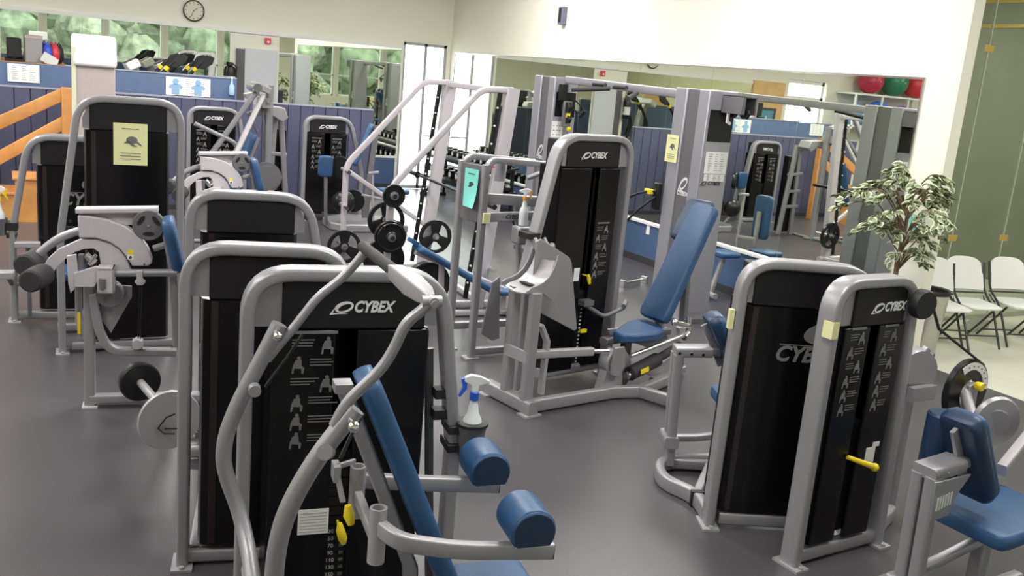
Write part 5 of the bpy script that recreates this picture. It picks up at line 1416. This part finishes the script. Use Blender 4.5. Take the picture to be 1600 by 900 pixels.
ordn = ('first', 'second', 'third', 'fourth', 'fifth', 'sixth', 'seventh', 'eighth', 'ninth', 'tenth', 'eleventh', 'twelfth', 'thirteenth')
proto_db = {}
for ti, (z, nm, n_, r0) in enumerate(((0.80, 'upper', 13, 0.055), (0.42, 'lower', 11, 0.075))):
    for i in range(n_):
        y = 14.3 - 1.33 + 2.66 * i / (n_ - 1)
        r = r0 + 0.0012 * i
        lb = 'black dumbbell on the %s tier, %s from the near end' % (nm, ordn[i])
        if ti not in proto_db:
            proto_db[ti] = dumbbell((6.84, y, z + r + 0.006), r, lb)
        else:
            dup(proto_db[ti], (6.84, y, z + r + 0.006), 0, lb)

# ================================================================== CHAIRS, BIN, TREE
def fold_chair(loc, yaw, label):
    t = thing('folding_chair', label, 'chair', loc, yaw, 'white folding chairs along the glass')
    # local: faces -y
    mb = MB(); vs = []; fs = []; nx, nz = 10, 8
    def bp_(u, v):
        wv = 0.215 - 0.02 * v - (0.06 * max(0, v - 0.72) / 0.28 * abs(u) ** 1 if False else 0)
        x = u * wv
        z = 0.53 + 0.32 * v - (0.055 * abs(u) ** 4 if v > 0.5 else 0.0) * v
        y = 0.155 + 0.10 * v + 0.035 * (1 - u * u)
        return (x, y, z)
    for j in range(nz + 1):
        for i in range(nx + 1):
            vs.append(bp_(-1 + 2 * i / nx, j / nz))
    for j in range(nz):
        for i in range(nx):
            a = j * (nx + 1) + i
            fs.append((a, a + 1, a + nx + 2, a + nx + 1))
    k_ = len(vs)
    bk = MB().add(vs, fs).add([(p[0], p[1] + 0.012, p[2]) for p in vs], [tuple(reversed(f)) for f in fs])
    rim = []
    for i in range(nx):
        rim += [(i + 1, i, k_ + i, k_ + i + 1), (nz * (nx + 1) + i, nz * (nx + 1) + i + 1, k_ + nz * (nx + 1) + i + 1, k_ + nz * (nx + 1) + i)]
    for j in range(nz):
        rim += [(j * (nx + 1), (j + 1) * (nx + 1), k_ + (j + 1) * (nx + 1), k_ + j * (nx + 1)), ((j + 1) * (nx + 1) + nx, j * (nx + 1) + nx, k_ + j * (nx + 1) + nx, k_ + (j + 1) * (nx + 1) + nx)]
    bk.f += rim
    obj('backrest', bk, WHITE, t, 0, 60)
    st_ = [(-0.20, 0.17), (-0.205, -0.10), (-0.19, -0.19), (-0.13, -0.225), (0.13, -0.225), (0.19, -0.19), (0.205, -0.10), (0.20, 0.17), (0.12, 0.195), (-0.12, 0.195)]
    sm = MB(); n = len(st_)
    sm.prism(st_, lambda a, b, t_: V(a, b, t_ + 0.05 * max(0, b) + 0.01), 0.39, 0.42)
    obj('seat', sm, WHITE, t, 0.012, 60)
    for sx in (-1, 1):
        f = MB().tube(fillet([V(0.225 * sx, 0.245, 0.80), V(0.222 * sx, 0.17, 0.53), V(0.215 * sx, -0.02, 0.39), V(0.21 * sx, -0.235, 0.012)], 0.08, 4), 0.0115, 8, up=(1, 0, 0))
        obj('leg', f, BROWN, t)
        r = MB().tube([V(0.19 * sx, -0.10, 0.40), V(0.19 * sx, 0.26, 0.012)], 0.0115, 8, up=(1, 0, 0))
        obj('leg', r, BROWN, t)
        obj('link', MB().tube([V(0.222 * sx, 0.155, 0.47), V(0.20 * sx, 0.08, 0.40)], 0.007, 6, up=(1, 0, 0)), BROWN, t)
    obj('stretcher', MB().tube([V(-0.19, 0.20, 0.08), V(0.19, 0.20, 0.08)], 0.008, 8), BROWN, t)
    obj('stretcher', MB().tube([V(-0.212, -0.17, 0.13), V(0.212, -0.17, 0.13)], 0.008, 8), BROWN, t)
    obj('stretcher', MB().tube([V(-0.222, 0.168, 0.50), V(0.222, 0.168, 0.50)], 0.009, 8), BROWN, t)
    return t


c1 = fold_chair((8.58, 5.84, 0), -17, 'white folding chair second from the white column, wholly in view')
dup(c1, (8.11, 5.84, 0), -17, 'white folding chair half hidden behind the white column')
dup(c1, (9.17, 5.76, 0), -17, 'white folding chair third from the column, in front of a glass seam')
dup(c1, (9.76, 5.67, 0), -18, 'white folding chair cut off by the right edge of the picture')
struct('trim_6', MB().box((7.52, YG - 0.03, 0), (9.13, YG - 0.002, 0.04)).box((9.13, YG - 0.03, 0), (XR, YG - 0.002, 0.04)), STEEL)
sg = thing('floor_wedge', 'small pale floor wedge under the middle folding chairs', 'door stop', (9.25, 6.25, 0), 10)
obj('body', MB().prism([(-0.2, 0), (0.2, 0), (0.2, 0.10), (0.16, 0.10)], XZ, -0.08, 0.08), STEEL, sg)

bi = thing('trash_can', 'tapered brushed steel trash can beside the white wall end', 'trash can', (7.67, 5.67, 0))
obj('body', MB().lathe([(0.125, 0.01), (0.130, 0.02), (0.165, 0.60), (0.168, 0.605), (0.155, 0.60), (0.122, 0.03)], seg=32), STEEL, bi)
obj('base_ring', MB().lathe([(0.130, 0), (0.138, 0.004), (0.138, 0.022), (0.128, 0.026)], seg=32), BLACK, bi)
obj('liner', MB().lathe([(0.155, 0.595), (0.172, 0.600), (0.176, 0.625), (0.166, 0.645), (0.150, 0.635), (0.140, 0.56)], seg=32), BLACK, bi)

tr = thing('potted_tree', 'leafy variegated ficus tree standing in front of the mirror end', 'plant', (6.93, 5.50, 0))
obj('pot', MB().lathe([(0.13, 0), (0.14, 0.01), (0.185, 0.30), (0.195, 0.31), (0.195, 0.34), (0.175, 0.34), (0.165, 0.29)], seg=28), mat('pot_brown', (0.12, 0.07, 0.05), 0.6), tr)
obj('soil', MB().cyl((0, 0, 0.27), (0, 0, 0.30), 0.165, 24), SOIL, tr)
rt = random.Random(3)
tips = []
trunk = [V(0, 0, 0.28), V(0.02, 0.01, 0.6), V(-0.02, 0.0, 0.95), V(0.03, 0.02, 1.25), V(0.0, 0.0, 1.68)]
obj('trunk', MB().tube(trunk, 0.024, 10, up=(1, 0, 0), scale=[1.1, 1, 0.9, 0.8, 0.5]), BARK, tr)
brm = MB()
twigs = []
specs = []
for i in range(60):
    t = rt.uniform(0.0, 1)
    z0 = 0.86 + 0.80 * t
    ang = i * 2.399 + rt.uniform(-0.3, 0.3)
    ln = (0.16 + 0.32 * math.sin(math.pi * min(1, (t * 0.8 + 0.22)))) * rt.uniform(0.6, 1.2)
    if z0 < 1.10:
        ln *= 0.70
    if math.cos(ang) > 0:
        ln = min(ln, 0.26)
    p0 = V(0, 0, z0)
    p1 = p0 + V(math.cos(ang) * ln * 0.55, math.sin(ang) * ln * 0.55, ln * 0.55 + 0.06)
    p2 = p0 + V(min(0.30, math.cos(ang) * ln), math.sin(ang) * ln, ln * 0.50 + 0.03)
    p3 = p2 + V(math.cos(ang) * ln * 0.25 * (0.2 if math.cos(ang) > 0 else 1), math.sin(ang) * ln * 0.25, -0.07)
    path = fillet([p0, p1, p2, p3], 0.1, 4)
    brm.tube(path, 0.0055, 5, up=(0.2, 0.1, 1), scale=[1.2 - 0.9 * k_ / (len(path) - 1) for k_ in range(len(path))])
    twigs.append(path)
bo_ = obj('branches', brm, BARK, tr); bo_['kind'] = 'stuff'
LGREEN = mat('leaf_green', (0.15, 0.20, 0.12), 0.5, 0, 0.25, 3)
LCREAM = mat('leaf_cream_edge', (0.62, 0.66, 0.42), 0.5)


def leaf_mesh(name):
    """pointed oval leaf with a cream margin, folded along the midrib"""
    vs = []; fs = []; mi = []
    prof = [(0.0, 0.004), (0.14, 0.22), (0.38, 0.36), (0.66, 0.28), (1.0, 0.0)]
    for (u, h) in prof:
        for s_ in (-1, -0.62, 0, 0.62, 1):
            vs.append((u, s_ * h, 0.10 * abs(s_) * h * 2 - 0.18 * u * u))
    for i in range(len(prof) - 1):
        for k_ in range(4):
            a = i * 5 + k_
            fs.append((a, a + 1, a + 6, a + 5)); mi.append(1 if k_ in (0, 3) else 0)
    me = bpy.data.meshes.new(name); me.from_pydata(vs, [], fs)
    me.materials.append(LGREEN); me.materials.append(LCREAM)
    me.polygons.foreach_set('material_index', mi)
    me.polygons.foreach_set('use_smooth', [True] * len(fs))
    return me


lm = leaf_mesh('leaf')
cand = []
for path in twigs:
    n_ = len(path)
    for k_ in range(17):
        u = rt.uniform(0.22, 1.0) * (n_ - 1)
        a = path[min(int(u), n_ - 2)]; b = path[min(int(u), n_ - 2) + 1]
        p = a.lerp(b, u - int(u) if u < n_ - 1 else 1.0)
        cand.append((p, (b - a).normalized()))
rt.shuffle(cand)
mass = MB(); mass_mi = []
for i, (p, d) in enumerate(cand):
    az = math.atan2(d.y, d.x) + rt.uniform(-1.2, 1.2)
    mtx = Matrix.Translation(p) @ Matrix.Rotation(az, 4, 'Z') @ Matrix.Rotation(rt.uniform(-0.1, 0.75), 4, 'Y') @ Matrix.Rotation(rt.uniform(-0.8, 0.8), 4, 'X') @ Matrix.Scale(rt.uniform(0.065, 0.10), 4)
    if i < 290:
        o = bpy.data.objects.new('leaf', lm); COL.objects.link(o); o.parent = tr
        o.matrix_local = mtx
    else:
        o_ = len(mass.v)
        mass.v += [tuple(mtx @ v.co) for v in lm.vertices]
        mass.f += [tuple(q + o_ for q in pol.vertices) for pol in lm.polygons]
        mass_mi += [pol.material_index for pol in lm.polygons]
me = bpy.data.meshes.new('foliage'); me.from_pydata(mass.v, [], mass.f)
me.materials.append(LGREEN); me.materials.append(LCREAM)
me.polygons.foreach_set('material_index', mass_mi)
o = bpy.data.objects.new('foliage', me); COL.objects.link(o); o.parent = tr; o['kind'] = 'stuff'

# ================================================================== WALL THINGS AND THE FAR LEFT
ck = thing('wall_clock', 'round wall clock high on the back wall', 'clock', (2.77, YB - 0.002, 2.81))
obj('case', MB().lathe([(0.150, 0.0), (0.168, -0.01), (0.170, -0.035), (0.152, -0.045), (0.148, -0.030)], (0, 0, 0), (0, 1, 0), 36), mat('clock_rim', (0.09, 0.06, 0.05), 0.4), ck)
fc = obj('face', MB().cyl((0, -0.036, 0), (0, -0.026, 0), 0.147, 36), mat('clock_face', (0.72, 0.68, 0.58), 0.6), ck)
mb = MB()
for i in range(12):
    a = math.radians(30 * i); c_, s_ = math.sin(a), math.cos(a)
    mb.cbox((0.125 * c_, -0.0375, 0.125 * s_), (0.010, 0.003, 0.022), Matrix.Rotation(a, 3, 'Y'))
obj('hour_marks', mb, INK, fc)
for a, ln, nm in ((52, 0.075, 'hour_hand'), (205, 0.11, 'minute_hand')):
    r_ = math.radians(a)
    obj(nm, MB().bar([V(-0.015 * math.sin(r_), -0.041, -0.015 * math.cos(r_)), V(ln * math.sin(r_), -0.041, ln * math.cos(r_))], 0.008, 0.003), INK, ck)
wx = thing('wall_speaker', 'small dark box high on the white mirror wall', 'speaker', (XM - 0.001, 12.40, 3.17))
obj('case', MB().box((-0.09, -0.055, -0.13), (0.0, 0.055, 0.13)), mat('box_slate', (0.16, 0.17, 0.26), 0.5), wx, 0.008)
obj('grille', MB().box((-0.094, -0.04, -0.10), (-0.089, 0.04, 0.10)), BLACK, wx)
fe = thing('fire_extinguisher', 'black and white fire extinguisher beside the dark door leaf', 'fire extinguisher', (3.36, YB - 0.11, 1.78))
obj('cylinder', MB().lathe([(0.0, -0.20), (0.07, -0.20), (0.078, -0.18), (0.078, 0.14), (0.06, 0.19), (0.025, 0.21), (0.025, 0.24), (0, 0.24)], seg=20), IRON, fe)
obj('label_band', MB().lathe([(0.0795, -0.12), (0.0795, 0.04)], seg=20), PRINT, fe)
obj('valve', MB().box((-0.03, -0.05, 0.22), (0.03, 0.05, 0.27)).tube([V(0.03, 0, 0.25), V(0.09, -0.02, 0.2), V(0.085, -0.02, -0.05)], 0.010, 8), BLACK, fe)
al = thing('fire_alarm', 'small red alarm box over the dark door leaf', 'alarm', (3.98, YB - 0.002, 2.45))
obj('body', MB().box((-0.05, -0.05, -0.05), (0.05, 0, 0.05)), REDB, al, 0.006)
obj('lens', MB().box((-0.02, -0.06, -0.035), (0.02, -0.05, 0.0)), WHITE, al, 0.003)

notice('wall_poster', 'white framed notice sheet on the blue band at the far left', 'poster', (0.255, 14.005, 1.715), 0, 0.37, 0.23, PAPER_W, sketch=False)
po = notice('wall_poster', 'white poster with two blue figures on the blue band, centre left', 'poster', (2.31, 14.005, 1.69), 0, 0.60, 0.25, PAPER_W, sketch=False)
mb = MB()
for cx in (-0.17, 0.13):
    mb.prism(circ(cx, 0.06, 0.04, 12), XZ, -0.004, -0.0022)
    mb.prism([(cx - 0.09, 0.0), (cx - 0.04, 0.03), (cx + 0.05, 0.03), (cx + 0.10, -0.01), (cx + 0.07, -0.04), (cx + 0.05, -0.02), (cx + 0.05, -0.11), (cx - 0.05, -0.11), (cx - 0.05, -0.02), (cx - 0.08, -0.04)], XZ, -0.004, -0.0022)
obj('figures', mb, mat('poster_blue', (0.25, 0.42, 0.62), 0.7), po)
sb = thing('hanging_bottle', 'pale blue squeeze bottle hung on the blue band', 'bottle', (2.90, 13.97, 1.62))
obj('body', MB().lathe([(0, 0), (0.035, 0.0), (0.04, 0.02), (0.036, 0.13), (0.015, 0.17), (0.012, 0.22), (0, 0.22)], seg=16), mat('pale_blue_plastic', (0.35, 0.55, 0.75), 0.4), sb)
obj('cap', MB().lathe([(0, 0.22), (0.014, 0.22), (0.008, 0.26), (0, 0.26)], seg=12), WHITE, sb)

# oak stair with its rails
rl = thing('stair_rail', 'orange oak stair rail with two sloping boards at far left', 'railing', (0, 13.35, 0))
obj('post', MB().box((0.66, -0.06, 0.0), (0.80, 0.06, 1.60)), WOOD, rl, 0.008)
obj('post', MB().box((-0.85, -0.06, 0.0), (-0.71, 0.06, 0.85)), WOOD, rl, 0.008)
for (z0, z1) in ((1.555, 0.70), (1.20, 0.20)):
    obj('rail_board', MB().bar([V(0.70, -0.02, z0 - 0.03), V(-0.80, -0.02, z1)], 0.155, 0.04, up=(0, 0, 1), r=0.01), WOOD, rl)
stt = thing('stair', 'orange oak steps at the far left below the rail', 'stair', (0, 12.6, 0))
for i in range(3):
    a = -0.55 + 0.33 * i
    s_ = obj('step', MB().box((a, 0, 0), (a + 0.34, 0.62, 0.18 * (i + 1) - 0.03)), WOODP if False else WOOD, stt)
    obj('tread', MB().box((a - 0.03, -0.02, 0.18 * (i + 1) - 0.03), (a + 0.34, 0.64, 0.18 * (i + 1))), WOOD, s_, 0.005)
# tall beige column with pale sloping cap
cn = thing('tall_cabinet', 'tall beige column with a pale sloping cap at far left', 'cabinet', (0.74, 9.3, 0))
cn.scale = (0.70, 0.70, 1)
obj('body', MB().box((-0.27, -0.14, 0), (0.22, 0.16, 2.04)), BEIGE, cn, 0.01)
obj('edge_strip', MB().box((-0.285, -0.155, 0.0), (-0.235, -0.11, 2.16)), mat('pale_edge', (0.70, 0.70, 0.55), 0.5), cn, 0.005)
obj('cap', MB().prism([(-0.16, 2.10), (0.18, 1.99), (0.18, 2.05), (0.10, 2.23), (0.05, 2.27), (-0.16, 2.27)][::1], lambda a, b, t: V(t, -a, b), -0.27, 0.24), WHITE, cn, 0.03)
obj('cap_painted_shade', MB().box((-0.19, -0.15, 2.02), (0.22, -0.142, 2.07)), INK, cn)  # dark strip painted in for the shade under the cap

# cardio machines behind the partition, on the raised floor
struct('platform_floor', MB().box((-3.5, 14.1, 0.0), (3.3, YB - 0.05, 0.36)), FLOORM)


def elliptical(loc, yaw, label):
    t = thing('elliptical_trainer', label, 'elliptical', loc, yaw, 'cardio machines behind the partition')
    obj('base', MB().box((-0.9, -0.28, 0), (0.6, 0.28, 0.14)), SILVER2, t, 0.03)
    obj('mast', MB().bar([V(0.1, 0, 0.1), V(0.0, 0, 1.2), V(-0.1, 0, 1.55)], 0.12, 0.10, up=(0, 1, 0)), SILVER2, t)
    cs = obj('console', MB().box((-0.22, -0.26, 1.50), (-0.04, 0.26, 1.62), Matrix.Rotation(-0.5, 3, 'Y')), WHITE, t, 0.02)
    obj('display', MB().box((-0.215, -0.14, 1.615), (-0.06, 0.14, 1.625), Matrix.Rotation(-0.5, 3, 'Y'), (-0.13, 0, 1.56)), INK, cs)
    for s_ in (-1, 1):
        o = obj('handle', MB().tube(fillet([V(0.2, 0.28 * s_, 0.5), V(0.0, 0.30 * s_, 1.1), V(0.22, 0.30 * s_, 1.45), V(0.40, 0.30 * s_, 1.66)], 0.12, 5), 0.028, 10, up=(0, 1, 0)), BLACK, t)
        obj('paddle', MB().prism([(0.34, 1.58), (0.42, 1.56), (0.56, 1.64), (0.60, 1.74), (0.54, 1.77), (0.44, 1.74)], XZ, 0.30 * s_ - 0.02, 0.30 * s_ + 0.02), BLACK, o, 0.01)
        obj('band', MB().cyl((0.285, 0.30 * s_, 1.525), (0.325, 0.30 * s_, 1.572), 0.034, 12), YELLOW, o)
        obj('pedal', MB().box((-0.5, 0.12 * s_ - 0.08, 0.28), (-0.1, 0.12 * s_ + 0.08, 0.33)), BLACK, t, 0.01)
    obj('wheel_housing', MB().lathe([(0, -0.2), (0.3, -0.2), (0.34, -0.12), (0.34, 0.12), (0.3, 0.2), (0, 0.2)], (0.35, 0, 0.42), (0, 1, 0), 24), DKSILVER, t)
    return t


el = elliptical((1.78, 14.75, 0.36), 0, 'grey elliptical with black paddles and yellow bands over the partition')
dup(el, (2.3, 15.55, 0.36), 0, 'second elliptical, behind the one with yellow bands')

# counter clutter at the far left
mo = thing('monitor', 'black monitor on the counter at the far left', 'monitor', (0.17, 15.85, 1.812))
obj('screen', MB().box((-0.09, -0.02, 0.05), (0.10, 0.02, 0.33)), BLACK, mo, 0.01)
obj('stand', MB().box((-0.12, -0.08, 0), (0.14, 0.08, 0.03)).box((-0.02, 0.0, 0.03), (0.03, 0.03, 0.1)), BLACK, mo, 0.005)
gb = thing('file_box', 'grey filing box on the counter, dark lid', 'box', (0.43, 15.85, 1.812))
obj('body', MB().box((-0.11, -0.12, 0), (0.11, 0.12, 0.34)), SILVER2, gb, 0.005)
obj('lid', MB().box((-0.115, -0.125, 0.34), (0.115, 0.125, 0.39)), BEIGE, gb, 0.004)
for i, (x, z, r, m_, nm) in enumerate(((0.55, 0.0, 0.055, BLUEPL, 'blue'), (0.64, 0.0, 0.06, REDB, 'red'), (0.69, 0.0, 0.05, BLACK, 'black'))):
    bg_ = thing('sports_bag', '%s bag slumped on the oak counter' % nm, 'bag', (x * 1.11, 15.75 + 0.05 * i, 1.813))
    obj('body', MB().sphere((0, 0, 0.14), 0.075, 14, 10, (0.9, 1.0, 1.85)), m_, bg_)
    obj('strap', MB().tube([V(-0.04, 0, 0.24), V(0, 0, 0.31), V(0.04, 0, 0.24)], 0.008, 6, up=(0, 1, 0)), m_, bg_)
pp = thing('paper_stack', 'loose pale papers leaning on the counter bags', 'papers', (0.62, 15.62, 1.813))
obj('sheets', MB().box((-0.10, -0.03, 0.0), (0.08, 0.0, 0.14), Matrix.Rotation(0.5, 3, 'Y')).box((-0.06, -0.04, 0), (0.12, -0.032, 0.10), Matrix.Rotation(0.3, 3, 'Y')), PAPER_W, pp)

# picture on the oak door, ball shelf: mirrored part of the back wall
pf = thing('framed_picture', 'dark framed picture with a pale figure on blue, by the oak door', 'picture', (-0.50, YB - 0.075, 1.68))
obj('frame', MB().ring([(-0.27, -0.36), (0.27, -0.36), (0.27, 0.36), (-0.27, 0.36)], [(-0.22, -0.31), (0.22, -0.31), (0.22, 0.31), (-0.22, 0.31)], XZ, -0.02, 0.01), mat('frame_dark', (0.05, 0.06, 0.06), 0.4), pf)
ft = obj('print', MB().box((-0.225, -0.008, -0.315), (0.225, 0.0, 0.315)), mat('print_blue', (0.10, 0.30, 0.42), 0.4, 0, 0.3, 4), pf)
obj('pale_shape', MB().prism([(-0.05, -0.26), (0.06, -0.26), (0.05, 0.05), (0.02, 0.16), (0.0, 0.20), (-0.03, 0.15), (-0.05, 0.04)], XZ, -0.010, -0.008), PRINT, ft)
bsf = thing('ball_shelf', 'white wall shelf frame carrying large exercise balls, seen in the mirrors', 'shelf', (-4.0, YB - 0.36, 0))
for z in (2.52, 1.78):
    obj('shelf_board', MB().box((-1.35, -0.28, z), (1.35, 0.34, z + 0.04)), WHITE, bsf)
for x in (-1.33, -0.45, 0.45, 1.33):
    obj('upright', MB().box((x - 0.02, -0.27, 1.74), (x + 0.02, -0.23, 2.52)), WHITE, bsf)
for (x, z, r, m_, nm) in ((-0.95, 2.56, 0.33, REDB, 'bright red'), (-0.15, 2.56, 0.33, GREENB, 'dark green'), (0.65, 2.56, 0.30, mat('crimson_ball', (0.5, 0.03, 0.08), 0.35), 'crimson'), (0.25, 1.82, 0.30, BLUEB, 'blue'), (-0.55, 1.82, 0.27, PURPB, 'purple'), (1.0, 1.82, 0.25, mat('light_blue_ball', (0.15, 0.45, 0.8), 0.35), 'light blue')):
    b_ = thing('exercise_ball', '%s exercise ball on the white shelf' % nm, 'ball', (-4.0 + x, YB - 0.36, z), 0, 'exercise balls on the white shelf')
    obj('ball', MB().sphere((0, 0, r), r, 28, 18), m_, b_)
    obj('valve', MB().cyl((0, -r - 0.002, r), (0, -r + 0.01, r), 0.015, 8), WHITE, b_)


# ------------------------------------------------------------------ loose pieces of one part become parts of their own
def split_loose():
    cache = {}
    skip = ('print', 'lettering', 'mark', 'numbers', 'foliage', 'branches', 'hole', 'leaf', 'board', 'emblem', 'figures', 'weight_stack', 'crown')
    for o in [o for o in bpy.data.objects if o.type == 'MESH' and o.parent and o.get('kind') is None]:
        if any(s in o.name for s in skip):
            continue
        me = o.data
        if me.name not in cache:
            nv = len(me.vertices); par = list(range(nv))

            def find(a):
                while par[a] != a:
                    par[a] = par[par[a]]; a = par[a]
                return a
            for e in me.edges:
                a, b = find(e.vertices[0]), find(e.vertices[1])
                if a != b:
                    par[a] = b
            isl = {}
            for v in me.vertices:
                isl.setdefault(find(v.index), []).append(v.index)
            keys = list(isl)
            parts = None
            if 1 < len(keys) < 60:
                bx = []
                for k in keys:
                    c = [me.vertices[i].co for i in isl[k]]
                    bx.append(([min(p[j] for p in c) for j in range(3)], [max(p[j] for p in c) for j in range(3)]))
                g = list(range(len(keys)))

                def fg(a):
                    while g[a] != a:
                        a = g[a]
                    return a
                for i in range(len(keys)):
                    for j in range(i):
                        s = max(max(bx[i][1][k] - bx[i][0][k] for k in range(3)), max(bx[j][1][k] - bx[j][0][k] for k in range(3)))
                        gap = math.sqrt(sum(max(0, bx[i][0][k] - bx[j][1][k], bx[j][0][k] - bx[i][1][k]) ** 2 for k in range(3)))
                        if gap <= max(0.02, 0.45 * s):
                            a, b = fg(i), fg(j)
                            if a != b:
                                g[a] = b
                grp = {}
                for i, k in enumerate(keys):
                    grp.setdefault(fg(i), []).extend(isl[k])
                if len(grp) > 1:
                    parts = []
                    for vs in grp.values():
                        mp = {v: n for n, v in enumerate(vs)}
                        m2 = bpy.data.meshes.new(me.name)
                        fs = [[mp[v] for v in p.vertices] for p in me.polygons if p.vertices[0] in mp]
                        m2.from_pydata([me.vertices[v].co[:] for v in vs], [], fs)
                        m2.polygons.foreach_set('use_smooth', [True] * len(fs))
                        m2.set_sharp_from_angle(angle=math.radians(38))
                        for mm in me.materials:
                            m2.materials.append(mm)
                        parts.append(m2)
            cache[me.name] = parts
        parts = cache[me.name]
        if parts:
            base = o.name.split('.')[0]
            o.data = parts[0]
            for m2 in parts[1:]:
                n = o.copy(); n.name = base; n.data = m2
                COL.objects.link(n)


split_loose()
